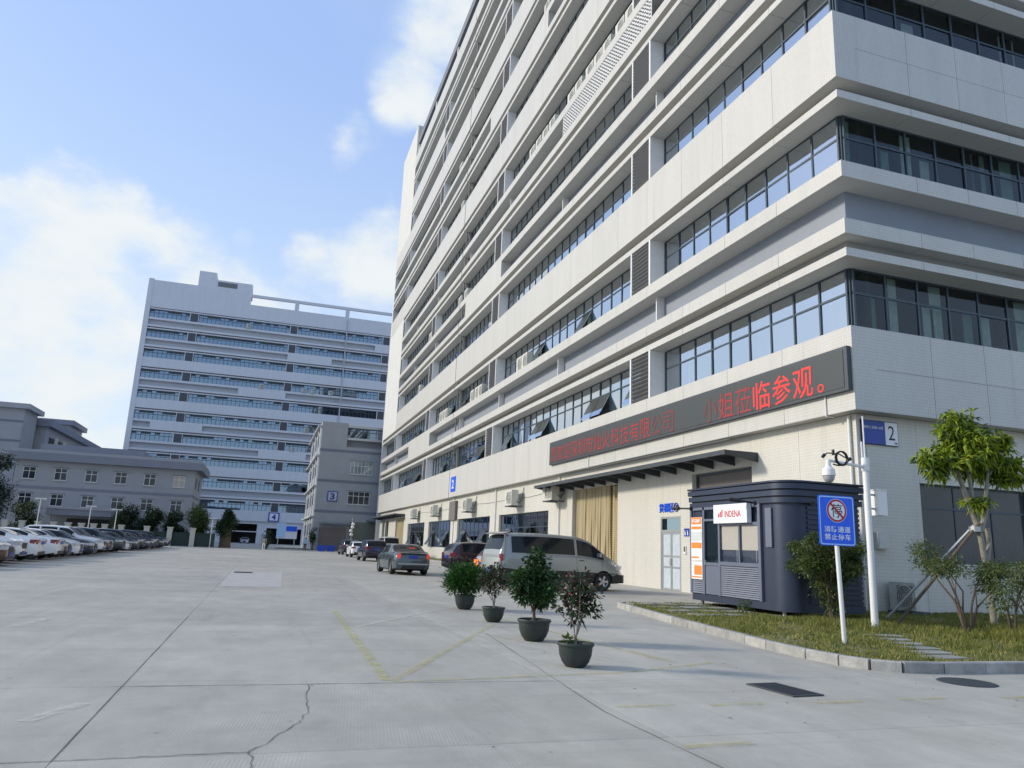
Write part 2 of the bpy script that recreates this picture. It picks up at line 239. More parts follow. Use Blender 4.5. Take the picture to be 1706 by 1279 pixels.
def concrete_mat(nm='yard_concrete', base=(.42, .405, .35)):
    m, t, p, o = new_mat(nm); n = t.nodes.new; l = t.links.new
    tcn = n('ShaderNodeTexCoord'); P3 = tcn.outputs['Object']
    def noise(s, d, sc3=(1, 1, 1), r=.6):
        mp = n('ShaderNodeMapping'); mp.inputs['Scale'].default_value = sc3; l(P3, mp.inputs[0]); q = n('ShaderNodeTexNoise'); q.inputs['Scale'].default_value = s; q.inputs['Detail'].default_value = d; q.inputs['Roughness'].default_value = r; l(mp.outputs[0], q.inputs['Vector']); return q.outputs[0]
    def rng_(a, lo, hi, o1, o2):
        q = n('ShaderNodeMapRange'); l(a, q.inputs[0]); q.inputs[1].default_value = lo; q.inputs[2].default_value = hi; q.inputs[3].default_value = o1; q.inputs[4].default_value = o2; return q.outputs[0]
    def mul(a, b):
        q = n('ShaderNodeMath'); q.operation = 'MULTIPLY'; l(a, q.inputs[0]); l(b, q.inputs[1]); return q.outputs[0]
    big = rng_(noise(.35, 6), .3, .7, .86, 1.12); med = rng_(noise(2.2, 8, (1, .45, 1)), .3, .7, .9, 1.1); fine = rng_(noise(60, 3), .2, .8, .9, 1.1)
    st = rng_(noise(.9, 5, (.25, 1.6, 1)), .55, .8, 1.0, .84)
    oi = n('ShaderNodeObjectInfo'); rr = rng_(oi.outputs['Random'], 0, 1, .93, 1.06)
    f = mul(mul(mul(big, med), mul(fine, st)), rr)
    vo = n('ShaderNodeTexVoronoi'); vo.inputs['Scale'].default_value = 2.3; vo.inputs['Randomness'].default_value = 1; l(P3, vo.inputs['Vector']); f = mul(f, rng_(vo.outputs['Distance'], .03, .075, .72, 1))
    v2 = n('ShaderNodeTexVoronoi'); v2.inputs['Scale'].default_value = 14; l(P3, v2.inputs['Vector']); f = mul(f, rng_(v2.outputs['Distance'], .04, .16, .86, 1))
    oil = rng_(noise(1.1, 3), .66, .76, 1, .80); tyre = rng_(noise(3.2, 3, (.9, .035, 1)), .60, .70, 1, .91); ty2 = rng_(noise(2.6, 2, (.04, 1.1, 1)), .62, .72, 1, .93); f = mul(mul(f, oil), mul(tyre, ty2))
    dust = rng_(noise(5, 6, (1, 1, 1), .7), .5, .8, 1, 1.12); f = mul(f, dust)
    hs = n('ShaderNodeVectorMath'); hs.operation = 'SCALE'; hs.inputs[0].default_value = base; l(f, hs.inputs['Scale'])
    warm = n('ShaderNodeMix'); warm.data_type = 'RGBA'; warm.blend_type = 'MULTIPLY'; l(rng_(noise(.6, 4), .5, .75, 0, .6), warm.inputs[0]); l(hs.outputs[0], warm.inputs[6]); warm.inputs[7].default_value = (.96, .92, .84, 1)
    l(warm.outputs[2], p.inputs['Base Color']); p.inputs['Roughness'].default_value = .68; p.inputs['Specular IOR Level'].default_value = .35
    # broom grooves, diagonal, fading in and out
    sp = n('ShaderNodeSeparateXYZ'); l(P3, sp.inputs[0])
    wv = n('ShaderNodeTexWave'); wv.wave_type = 'BANDS'; wv.bands_direction = 'X'; mp = n('ShaderNodeMapping'); mp.inputs['Rotation'].default_value = (0, 0, .12); l(P3, mp.inputs[0]); l(mp.outputs[0], wv.inputs['Vector']); wv.inputs['Scale'].default_value = 11; wv.inputs['Distortion'].default_value = .6; wv.inputs['Detail Scale'].default_value = 1.2
    gm = mul(wv.outputs['Fac'], rng_(noise(.7, 3), .42, .6, 0, 1))
    bs = n('ShaderNodeMath'); bs.operation = 'MULTIPLY_ADD'; l(noise(35, 4), bs.inputs[0]); bs.inputs[1].default_value = .5; l(gm, bs.inputs[2])
    gms = n('ShaderNodeMath'); gms.operation = 'MULTIPLY'; l(gm, gms.inputs[0]); gms.inputs[1].default_value = .32; l(gms.outputs[0], bs.inputs[2])
    b = n('ShaderNodeBump'); b.inputs['Strength'].default_value = .35; b.inputs['Distance'].default_value = .006; l(bs.outputs[0], b.inputs['Height']); l(b.outputs[0], p.inputs['Normal'])
    return m
M['concrete'] = concrete_mat(); M['concrete_b'] = concrete_mat('darker_yard_concrete', (.38, .365, .32))  # second slab tone, a little darker than the first
def worn_paint(name, col, keep=.5):
    m, t, p, o = new_mat(name); n = t.nodes.new; l = t.links.new
    tcn = n('ShaderNodeTexCoord'); no = n('ShaderNodeTexNoise'); no.inputs['Scale'].default_value = 4; no.inputs['Detail'].default_value = 9; no.inputs['Roughness'].default_value = .7; l(tcn.outputs['Object'], no.inputs['Vector'])
    mr = n('ShaderNodeMapRange'); l(no.outputs[0], mr.inputs[0]); mr.inputs[1].default_value = .35; mr.inputs[2].default_value = .7; mr.inputs[3].default_value = 0; mr.inputs[4].default_value = keep
    p.inputs['Base Color'].default_value = (*col, 1); p.inputs['Roughness'].default_value = .7
    tr = n('ShaderNodeBsdfTransparent'); mx = n('ShaderNodeMixShader'); l(mr.outputs[0], mx.inputs[0]); l(tr.outputs[0], mx.inputs[1]); l(p.outputs[0], mx.inputs[2]); l(mx.outputs[0], o.inputs[0]); return m
M['yellow_line'] = worn_paint('worn_yellow_paint', (.58, .56, .2), .62)
M['white_line'] = worn_paint('worn_white_paint', (.68, .68, .56), .7)
M['rust_line'] = worn_paint('faded_yellow_paint', (.55, .50, .18), .6)
M['rubber_mark'] = worn_paint('dark_stain', (.10, .10, .10), .5)

# ------------------------------------------------------------------ mesh helpers
def tag(o, label=None, cat=None, group=None, kind=None):
    if label: o['label'] = label
    if cat: o['category'] = cat
    if group: o['group'] = group
    if kind: o['kind'] = kind
    return o
def empty(name, loc=(0, 0, 0), rz=0, label=None, cat=None, group=None, parent=None):
    o = bpy.data.objects.new(name, None); C.objects.link(o); o.location = loc; o.rotation_euler = (0, 0, rz); o.empty_display_size = .2
    if parent: o.parent = parent
    return tag(o, label, cat, group)
WP = {}
def wempty(*a, **k):
    """thing whose parts are written in world coordinates"""
    o = empty(*a, **k); WP[o.name] = Matrix.Translation(o.location).inverted(); return o
BOXF = [(0, 3, 2, 1), (4, 5, 6, 7), (0, 1, 5, 4), (1, 2, 6, 5), (2, 3, 7, 6), (3, 0, 4, 7)]
class MB:
    def __init__(s): s.v = []; s.f = []; s.m = []
    def add(s, vs, fs, mi=0):
        o = len(s.v); s.v += [tuple(v) for v in vs]; s.f += [tuple(i+o for i in f) for f in fs]; s.m += [mi]*len(fs); return s
    def box(s, x0, x1, y0, y1, z0, z1, mi=0):
        return s.add([(x0, y0, z0), (x1, y0, z0), (x1, y1, z0), (x0, y1, z0), (x0, y0, z1), (x1, y0, z1), (x1, y1, z1), (x0, y1, z1)], BOXF, mi)
    def cyl(s, a, b, r0, r1=None, n=10, mi=0, cap=True):
        a = Vector(a); b = Vector(b); r1 = r0 if r1 is None else r1; d = (b-a).normalized(); q = d.to_track_quat('Z', 'Y'); vs = []
        for c, r in ((a, r0), (b, r1)):
            for i in range(n): t = 2*math.pi*i/n; vs.append(c+q@Vector((r*math.cos(t), r*math.sin(t), 0)))
        fs = [(i, (i+1) % n, n+(i+1) % n, n+i) for i in range(n)]
        if cap: fs += [tuple(range(n-1, -1, -1)), tuple(range(n, 2*n))]
        return s.add(vs, fs, mi)
    def tube(s, pts, r, n=6, mi=0):
        for a, b in zip(pts[:-1], pts[1:]): s.cyl(a, b, r, n=n, mi=mi)
        return s
    def lathe(s, prof, c=(0, 0, 0), n=24, mi=0, arc=2*math.pi):
        vs = []
        for r, z in prof:
            for i in range(n): t = arc*i/n; vs.append((c[0]+r*math.cos(t), c[1]+r*math.sin(t), c[2]+z))
        fs = [(k*n+i, k*n+(i+1) % n, (k+1)*n+(i+1) % n, (k+1)*n+i) for k in range(len(prof)-1) for i in range(n)]
        return s.add(vs, fs, mi)
    def poly(s, pts, z0, z1, mi=0):
        n = len(pts); vs = [(x, y, z0) for x, y in pts]+[(x, y, z1) for x, y in pts]
        return s.add(vs, [tuple(range(n-1, -1, -1)), tuple(range(n, 2*n))]+[(i, (i+1) % n, n+(i+1) % n, n+i) for i in range(n)], mi)
    def mesh(s, name, mats):
        me = bpy.data.meshes.new(name); me.from_pydata(s.v, [], s.f)
        for m in (mats if isinstance(mats, (list, tuple)) else [mats]): me.materials.append(M[m] if isinstance(m, str) else m)
        me.polygons.foreach_set('material_index', s.m)
        if name in ('window_pane', 'window_strip', 'pane', 'transom_pane', 'door_glass'):
            b_ = bmesh.new(); b_.from_mesh(me); bmesh.ops.recalc_face_normals(b_, faces=b_.faces); b_.to_mesh(me); b_.free()
        me.update(); return me
    def build(s, name, mats, parent=None, smooth=False, loc=None, **k):
        me = s.mesh(name, mats)
        if smooth: sm(me, k.pop('ang', 35))
        o = bpy.data.objects.new(name, me); C.objects.link(o)
        if parent:
            o.parent = parent
            if parent.name in WP: o.matrix_parent_inverse = WP[parent.name]
        if loc: o.location = loc
        return tag(o, k.get('label'), k.get('cat'), k.get('group'), k.get('kind'))
def sm(me, ang=35):
    me.polygons.foreach_set('use_smooth', [True]*len(me.polygons)); me.set_sharp_from_angle(angle=R(ang))
def center(me_mb):
    """mesh origin at its own middle of base, so the object stands where it is"""
    a = np.array(me_mb.v); c = np.array([(a[:, 0].min()+a[:, 0].max())/2, (a[:, 1].min()+a[:, 1].max())/2, a[:, 2].min()])
    me_mb.v = [tuple(p) for p in a-c]; return tuple(c)
class Pieces:
    """alike pieces of one thing: the 300 that show largest become parts, the rest one joined part"""
    def __init__(s, parent, name, mats, limit=300, minpx=0): s.p = parent; s.n = name; s.m = mats; s.l = limit; s.L = []; s.minpx = minpx
    def add(s, vs, fs, mi=0, front=True):
        a = np.array(vs, float); c = a.mean(0); d = np.linalg.norm(c-CAMP); sz = np.linalg.norm(a.max(0)-a.min(0)); s.L.append((sz/d*1238, a, fs, mi))
    def flush(s):
        s.L.sort(key=lambda t: -t[0]); rest = MB()
        for i, (px, a, fs, mi) in enumerate(s.L):
            if i < s.l and px > s.minpx: MB().add(a, fs, mi).build(s.n, s.m, s.p)
            else: rest.add(a, fs, mi)
        if rest.v: rest.build(s.n, s.m, s.p, kind='stuff')
def clone(o, loc, rz, label=None, mats=None, parent=None):
    c = o.copy(); C.objects.link(c)
    if parent is not None: c.parent = parent
    else: c.location = loc; c.rotation_euler = (0, 0, rz)
    if label: c['label'] = label
    if mats and c.type == 'MESH':
        for i, sl_ in enumerate(c.material_slots):
            if sl_.material and sl_.material.name in mats: sl_.link = 'OBJECT'; sl_.material = mats[sl_.material.name] if False else mats[c.data.materials[i].name]
    for ch in o.children: clone(ch, None, None, None, mats, c)
    return c
_fonts = {}
def text(body, size, mats, name, parent=None, extrude=.004, bold=0., align='CENTER', mw=None, space=1.0, shear=0):
    cu = bpy.data.curves.new('t', 'FONT'); cu.body = body; cu.size = size; cu.extrude = extrude; cu.offset = bold; cu.align_x = align; cu.align_y = 'CENTER'; cu.space_character = space; cu.resolution_u = 2; cu.shear = shear
    ob = bpy.data.objects.new('t', cu); C.objects.link(ob); bpy.context.view_layer.update()
    me = bpy.data.meshes.new_from_object(ob.evaluated_get(bpy.context.evaluated_depsgraph_get())); bpy.data.objects.remove(ob); bpy.data.curves.remove(cu)
    me.name = name; me.materials.clear(); me.materials.append(M[mats])
    o = bpy.data.objects.new(name, me); C.objects.link(o)
    if parent:
        o.parent = parent
        if parent.name in WP: mw = WP[parent.name] @ mw
    if mw is not None: o.matrix_basis = mw
    return o
def fit(o, width=None, height=None):
    b = np.array([v.co[:] for v in o.data.vertices])
    if not len(b): return o
    c = (b.max(0)+b.min(0))/2; c[2] = 0; e = b.max(0)-b.min(0); s = np.array([width/e[0] if width else 1, height/e[1] if height else 1, 1.]); b = (b-c)*s
    o.data.vertices.foreach_set('co', b.ravel()); o.data.update(); return o
def face_x(x, y, z): return Matrix.Translation((x, y, z)) @ Matrix(((0, 0, -1), (-1, 0, 0), (0, 1, 0))).to_4x4()      # text read by someone looking along +X
def face_y(x, y, z): return Matrix.Translation((x, y, z)) @ Matrix(((1, 0, 0), (0, 0, -1), (0, 1, 0))).to_4x4()       # text read by someone looking along +Y

# ------------------------------------------------------------------ ground, slabs, island
def struct(name, mb, m, parent=None, kind='structure', **k):
    o = mb.build(name, m, parent, **k)
    if kind and not parent: o['kind'] = kind
    return o
g = MB(); g.add([(-900, -300, -.16), (900, -300, -.16), (900, 1600, -.16), (-900, 1600, -.16)], [(0, 1, 2, 3)])
struct('ground', g, M['concrete_old'])
yard = MB().box(-60, 60, -12, 260, -.15, -.012).build('yard_paving', 'concrete', kind='structure')
XE = [-23.4, -18.95, -14.5, -10.05, -5.6, -1.13, 3.35, 7.8, 12.25, 16.9, 24]; YE = [-9, -3.2, 1.3, 5.8, 8.37, 13.85, 19.4, 25, 30.6, 36.2, 41.8, 47.4, 53, 58.6, 64.2, 69.8, 75.4, 81, 86.6, 92.2]
for i in range(len(XE)-1):
    for j in range(len(YE)-1):
        if XE[i] >= 12 and YE[j] > 8: continue
        gp = .003
        MB().box(XE[i]+gp, XE[i+1]-gp, YE[j]+gp, YE[j+1]-gp, -.012, 0).build('concrete_slab', 'concrete_b' if j >= 5 and (XE[i] < 3 or j > 7) else 'concrete', yard)
MB().box(-60, 60, 92.2, 260, -.012, 0).build('concrete_slab', 'concrete_b', yard)
MB().box(-60, -23.4, -12, 92.2, -.012, 0).build('concrete_slab', 'concrete', yard)
MB().box(12.26, 16.9, 8.38, 92.2, -.012, -.002).build('concrete_slab', 'concrete', yard)
MB().box(24, 60, -12, 92.2, -.012, 0).build('concrete_slab', 'concrete', yard)
MB().box(16.9, 24, 8.4, 18, -.012, -.004).build('concrete_slab', 'concrete', yard)
# pale patch with its cover, cracks, painted lines
pm = mat('fresh_concrete_patch', (.40, .395, .375), .8, .14, 2, .1, 30)
MB().add([(-1.06, 24.3, .004), (.72, 24.6, .004), (1.0, 35.4, .004), (-1.09, 34.2, .004)], [(0, 1, 2, 3)]).build('concrete_patch', [pm], yard)
MB().box(-.95, -.25, 33.6, 34.3, .004, .03).build('drain_cover', 'darkgrey', yard)
def ribbon(pts, wd, z, mb=None, jit=0, sub=1):
    mb = mb or MB(); P_ = []
    for a, b in zip(pts[:-1], pts[1:]):
        for k in range(sub):
            t = k/sub; P_.append((a[0]+(b[0]-a[0])*t+random.uniform(-jit, jit), a[1]+(b[1]-a[1])*t+random.uniform(-jit, jit)))
    P_.append(pts[-1]); L = []; Rr = []
    for i, p in enumerate(P_):
        q = P_[min(i+1, len(P_)-1)]; o = P_[max(i-1, 0)]; dx, dy = q[0]-o[0], q[1]-o[1]; l = math.hypot(dx, dy) or 1; ww = wd/2*(random.uniform(.5, 1.4) if jit else 1)
        L.append((p[0]-dy/l*ww, p[1]+dx/l*ww, z)); Rr.append((p[0]+dy/l*ww, p[1]-dx/l*ww, z))
    n = len(P_); return mb.add(L+Rr, [(i, n+i, n+i+1, i+1) for i in range(n-1)])
crack = mat('crack_grit', (.13, .125, .115), .95, .3, 20)  # dark grit tone for the cracks and joint lines
cb_ = MB(); ribbon([(.61, 8.35), (.53, 7.1), (.45, 6.7), (.08, 5.85), (.08, 5.3), (-.1, 3)], .007, .004, cb_, .02, 9)
ribbon([(3.85, 12.93), (3.2, 6.8), (3.3, 3)], .009, .004, cb_, .006, 12)
ribbon([(-1.13, 5.8), (.08, 5.84)], .009, .0042, cb_, .012, 14)
cb_.build('crack', [crack], yard)
gr_ = MB()
for x in (-1.13,): ribbon([(x, 5.8), (x, 15.2)], .008, .0044, gr_, .003, 30)
for y in (8.37,): ribbon([(-1.2, y), (3.4, y)], .012, .0044, gr_, .006, 30)
ribbon([(-5.6, 5.8), (-1.13, 5.8)], .011, .0044, gr_, .006, 30)
gr_.build('joint_filler', [crack], yard)
def line(pts, wd, m, z=.0065): ribbon(pts, wd, z).build('painted_line', m, yard)
line([(1.62, 16.9), (1.44, 8.5)], .13, 'yellow_line'); line([(1.5, 8.47), (4.45, 14.45)], .10, 'rust_line', .0068); line([(1.5, 8.42), (4.6, 8.9), (6.2, 9.6)], .10, 'rust_line', .0072)
line([(1.73, 13.7), (3.13, 16.04), (4.8, 18.6)], .08, 'white_line', .0076); line([(3.1, 16.0), (4.0, 12.4), (4.7, 9.5)], .08, 'white_line', .0078); line([(4.9, 15.6), (5.6, 9.6)], .12, 'rust_line', .0082)
line([(-3.38, 13.4), (-3.2, 14.7)], .16, 'white_line'); line([(-1.58, 6.95), (-1.3, 7.6)], .13, 'white_line')
for x, y in ((3.75, 6.95), (4.75, 6.92), (6.0, 6.9), (7.2, 6.95), (3.6, 5.5), (8.6, 6.9)): line([(x-.32, y), (x+.32, y+.02)], .11, 'rust_line')
# storm drain grating and a round manhole
gt = empty('drain_grating', (5.84, 7.6, .004), R(5), 'black slotted drain grating set in the concrete in front of the kerb', 'drain')
MB().box(-.2, .2, -.36, .36, 0, .004).build('pit', 'black', gt)
fr = MB(); [fr.box(*b) for b in ((-.22, -.19, -.38, .38, 0, .012), (.19, .22, -.38, .38, 0, .012), (-.19, .19, -.38, -.35, 0, .012), (-.19, .19, .35, .38, 0, .012))]; fr.build('frame', 'darkgrey', gt)
for i in range(14): MB().box(-.19, .19, -.345+i*.05, -.322+i*.05, .003, .012).build('bar', 'darkgrey', gt)
mh = MB().lathe([(0, .010), (.30, .010), (.33, .012), (.35, .004)], n=32); tag(mh.build('manhole_cover', 'darkgrey', loc=(8.85, 7.85, .002)), 'round dark manhole cover beside the kerb corner', 'manhole')

KERB = [(12.0, 19.6), (9.75, 19.45), (9.44, 19.1), (9.2, 17.8), (8.71, 14.94), (8.33, 12.34), (8.12, 10.9), (8.08, 9.9), (8.15, 9.3), (8.3, 8.9), (8.6, 8.65), (9.2, 8.56), (10.7, 8.55), (42, 8.5)]
isl = [(x+.1 if i > 1 and i < 12 else x, y+(.08 if i > 9 else -.08 if i < 2 else 0)) for i, (x, y) in enumerate(KERB)]+[(42, 17.75), (16.55, 17.75), (16.55, 19.6)]
lawn = MB().poly(isl, 0, .115).build('lawn', [mat('lawn_soil', (.17, .155, .06), .95, .35, 2.5, .6, 30)], kind='structure')
def stones(path, wd, z0, z1, ln, parent, name='kerb_stone', m='kerb', gap=.006):
    seg = []; 
    for a, b in zip(path[:-1], path[1:]):
        L = math.hypot(b[0]-a[0], b[1]-a[1]); n = max(1, round(L/ln))
        for k in range(n): seg.append(((a[0]+(b[0]-a[0])*k/n, a[1]+(b[1]-a[1])*k/n), (a[0]+(b[0]-a[0])*(k+1)/n, a[1]+(b[1]-a[1])*(k+1)/n)))
    for a, b in seg:
        dx, dy = b[0]-a[0], b[1]-a[1]; L = math.hypot(dx, dy); dx /= L; dy /= L; nx, ny = -dy*wd/2, dx*wd/2; a = (a[0]+dx*gap, a[1]+dy*gap); b = (b[0]-dx*gap, b[1]-dy*gap); h = z1+random.uniform(-.004, .004); c = .015
        mb = MB(); q = [(a[0]-nx, a[1]-ny), (b[0]-nx, b[1]-ny), (b[0]+nx, b[1]+ny), (a[0]+nx, a[1]+ny)]; k2 = 1-2*c/wd; mx_, my_ = (a[0]+b[0])/2, (a[1]+b[1])/2
        def ins(p, ref): return (p[0]+(ref[0]-p[0])*c*2/wd, p[1]+(ref[1]-p[1])*c*2/wd)
        top = [ins(q[0], a), ins(q[1], b), ins(q[2], b), ins(q[3], a)]
        mb.add([(*p, z0) for p in q]+[(*p, h-c) for p in q]+[(*p, h) for p in top], [(0, 1, 5, 4), (1, 2, 6, 5), (2, 3, 7, 6), (3, 0, 4, 7), (4, 5, 9, 8), (5, 6, 10, 9), (6, 7, 11, 10), (7, 4, 8, 11), (8, 9, 10, 11)])
        mb.build(name, m, parent)
kb = empty('kerb', (8.1, 9.9, 0)); kb['kind'] = 'structure'; WP[kb.name] = Matrix.Translation(kb.location).inverted()
stones(KERB[1:], .13, -.01, .145, .95, kb)
lt_ = MB()
for _ in range(70):
    x, y = (random.uniform(4, 9.5), random.uniform(6, 12)) if random.random() < .7 else (random.uniform(-4, 8), random.uniform(5, 18)); a = random.uniform(0, 6.3); l_ = random.uniform(.008, .028)
    if x > 7.9: y = random.uniform(6, 8.4)
    lt_.add([(x+l_*math.cos(a), y+l_*math.sin(a), .006), (x+l_*.4*math.cos(a+1.6), y+l_*.4*math.sin(a+1.6), .012), (x-l_*math.cos(a), y-l_*math.sin(a), .006), (x+l_*.4*math.cos(a-1.6), y+l_*.4*math.sin(a-1.6), .009)], [(0, 1, 2, 3)])
o = lt_.build('leaf_litter', [mat('dry_leaf', (.12, .085, .05), .9, .3, 3)], kind='stuff', label='scattered dry leaves and grit on the concrete', cat='litter')
# strip of grass along the building
strip = MB().box(15.35, 16.55, 41.5, 66, 0, .10).box(15.35, 16.55, 68, 93.5, 0, .10).build('planting_strip', [mat('strip_grass', (.20, .20, .05), .95, .35, 3, .6, 30)], kind='structure')
kb2 = wempty('kerb', (15.3, 41.5, 0)); kb2['kind'] = 'structure'
stones([(16.5, 41.4), (15.3, 41.4), (15.3, 93.6), (16.5, 93.6)], .12, 0, .13, 1.6, kb2)
pavl = [(11.55, 11.95), (11.15, 11.35), (10.85, 10.78), (10.55, 10.22), (10.25, 9.7), (9.95, 9.2)]
for i, (x, y) in enumerate(pavl):
    MB().box(-.36, .36, -.17, .17, 0, .035).build('paving_stone', 'paver', lawn, loc=(x, y, .092)).rotation_euler = (0, 0, R(-12+i*3))
for i in range(4):
    for j in range(3):
        MB().box(-.24, .24, -.42, .42, 0, .03).build('paving_stone', 'paver', lawn, loc=(10.05+j*.75-i*.02+(.12 if i % 2 else 0), 18.85-i*1.02, .112)).rotation_euler = (0, 0, R(90+random.uniform(-3, 3)))

# ------------------------------------------------------------------ facade system shared by the tall blocks
def facade(F, u0, u1, S0, P, nfl, types, louvers, cols, ug0=None, ug1=None, mod=1.28, joint=3.2, far=False, opens={}, blank=None, slat_m='louvre', minp=0, ylouv=None):
    """F: (u, n, z) -> world.  n = 0 outer face, negative = set back"""
    def bx(pc, a, b, n0, n1, z0, z1, mi=0):
        pc.add([F(a, n0, z0), F(b, n0, z0), F(b, n1, z0), F(a, n1, z0), F(a, n0, z1), F(b, n0, z1), F(b, n1, z1), F(a, n1, z1)], BOXF, mi)
    def span(pc, a, b, n0, n1, z0, z1, jt=joint, hz=False):
        k0 = math.ceil((a-u0+.4)/jt) if jt else 0; e = [a]+([u0+k*jt for k in range(k0, 10**4) if a+.4 < u0+k*jt < b-.4] if jt else [])+[b] if jt else [a, b]
        for p, q in zip(e[:-1], e[1:]):
            g0 = .009 if p > a else 0; g1 = .009 if q < b else 0
            if hz: zm = (z0+z1)/2; bx(pc, p+g0, q-g1, n0, n1, z0, zm-.006); bx(pc, p+g0, q-g1, n0, n1, zm+.006, z1)
            else: bx(pc, p+g0, q-g1, n0, n1, z0, z1)
    pan, lip, rec, pane, fra, slat, post = (cols[k] for k in ('panel', 'lip', 'recess', 'pane', 'frame', 'slat', 'post'))
    ug0 = u0 if ug0 is None else ug0; ug1 = u1 if ug1 is None else ug1
    for k in range(nfl+1):
        S = S0+P*k; zb = S-P+3.0+(P-5.48)
        if k == 0: zb = S-2.58
        for a, b, ty in types(k):
            if ty == 'B': continue
            if ty in 'TJ': span(pan, a, b, -.85, 0, zb, S, hz=not far and ty == 'T' and k in (0, 2) and cols.get('hz'))
            else:
                span(lip, a, b, -.85, 0, zb, zb+.5); span(lip, a, b, -.85, 0, S-.55, S)
                bx(rec, a+(.83 if a == u0 and not far and not cols.get('hz') else .15 if a == u0 and cols.get('hz') else 0), b, -1.0, -.83, zb+.5, S-.55)
                if ty == 'P': cols['screen'](a, b, zb+.5, S-.55)
                elif not far:
                    for q in range(1, int((b-a)/12.6)+1): bx(post, a+12.6*q-.04, a+12.6*q+.04, -.82, -.4, zb+.5, S-.55)
        if k == nfl: break
        zh = S+2.25
        segs = [(a, b) for a, b, ty in types(k+100)]
        for a, b in segs:
            span(lip, a, b, -.85, 0, zh, zh+.27); bx(rec, a+(.5 if a == u0 and not far and not cols.get('hz') else 0), b, -.85, -.5, zh+.27, zh+.27+(zb+P-zh-.27 if k else .48), 1)
            # louvre bays and windows between them
            cuts = [(l0, l1) for l0, l1 in louvers if l0 < b and l1 > a]; w0 = max(a, ug0) if a == u0 else a; ws = []
            for l0, l1 in cuts: ws.append((w0, l0-.15)); w0 = l1+.12
            ws.append((w0, min(b, ug1) if b == u1 else b))
            for l0, l1 in cuts:
                bx(post, l0-.14, l0, -.83, 0, S, zh); bx(post, l1, l1+.12, -.16, 0, S, zh); bx(rec, l0, l1, -.6, -.55, S, zh, 2)
                ns = 11
                if far: bx(slat, l0, l1, -.2, -.12, S, zh)
                else:
                    for q in range(ns):
                        z = S+.06+q*(2.25-.1)/ns; v = [F(l0+.01, -.14, z), F(l1-.01, -.14, z), F(l1-.01, -.02, z+.10), F(l0+.01, -.02, z+.10)]; v += [F(l0+.01, -.14, z+.02), F(l1-.01, -.14, z+.02), F(l1-.01, -.02, z+.12), F(l0+.01, -.02, z+.12)]; slat.add(v, BOXF, 0)
            for a2, b2 in ws:
                if b2-a2 < .5: continue
                n = max(1, round((b2-a2)/mod)); dw = (b2-a2)/n; zt = S+1.42
                fr_ = []
                if far:
                    bx(pane, a2, b2, -.84, -.80, S, zh); 
                    for q in range(n+1): bx(fra, a2+q*dw-.05, a2+q*dw+.05, -.80, -.74, S, zh)
                    bx(fra, a2, b2, -.80, -.75, zt-.05, zt+.08); [bx(fra, a2+q*dw+.05, a2+(q+1)*dw-.05, -.798, -.77, zt+.3, zh) for q in range(n) if random.random() < .6]  # transom, then dark plates laid over some upper panes
                    for q in range(n):
                        if random.random() < .3: bx(cols['curt'], a2+q*dw, a2+(q+random.choice((.5, 1)))*dw, -.86, -.845, S, zh)
                    continue
                mbf = MB()
                def fb(a_, b_, z0, z1, n0=-.85, n1=-.79): mbf.add([F(a_, n0, z0), F(b_, n0, z0), F(b_, n1, z0), F(a_, n1, z0), F(a_, n0, z1), F(b_, n0, z1), F(b_, n1, z1), F(a_, n1, z1)], BOXF)
                fb(a2, b2, S, S+.06); fb(a2, b2, zh-.06, zh); fb(a2, b2, zt-.035, zt+.035, -.852, -.782)
                for q in range(n+1):
                    c = a2+q*dw; c = min(max(c, a2+.035), b2-.035); fb(c-.035, c+.035, S+.06, zh-.06, -.848, -.77)
                for q in range(n):
                    p0, p1 = a2+q*dw+.035, a2+(q+1)*dw-.035; um = (p0+p1)/2
                    op = any(abs(um-o_) < dw/2 for o_ in opens.get(k, []))
                    jx = random.uniform(-.009, .009); jz = random.uniform(-.012, .012)
                    for z0, z1, o_ in ((zt+.035, zh-.06, 0), (S+.06, zt-.035, op)):
                        if o_:
                            d = .62; v = [F(p0, -.83+d, z0+.14), F(p1, -.83+d, z0+.14), F(p1, -.83, z1), F(p0, -.83, z1)]; v2 = [F(p0, -.80+d, z0+.14), F(p1, -.80+d, z0+.14), F(p1, -.79, z1), F(p0, -.79, z1)]
                            pane.add(v+v2, BOXF, 0)
                        else:
                            v = [F(p0, -.822+jx, z0), F(p1, -.822-jx, z0), F(p1, -.822-jx+jz, z1), F(p0, -.822+jx+jz, z1)]; v2 = [F(p0, -.812+jx, z0), F(p1, -.812-jx, z0), F(p1, -.812-jx+jz, z1), F(p0, -.812+jx+jz, z1)]
                            pane.add(v+v2, BOXF, cols.get('gl', 0))
                    if random.random() < cols.get('curtp', .3):
                        for _ in range(random.choice((1, 1, 2))):
                            c0 = random.uniform(p0, p1-.3); bx(cols['curt'], c0, min(p1, c0+random.uniform(.3, 1)), -1.07, -1.05, S, zh-random.choice((0, 0, .8)), random.choice((0, 0, 1)))
                mbf.build('window_frame', 'frame', cols['root'])
                bx(rec, a2, b2, -1.7, -1.6, S, zh, 2)

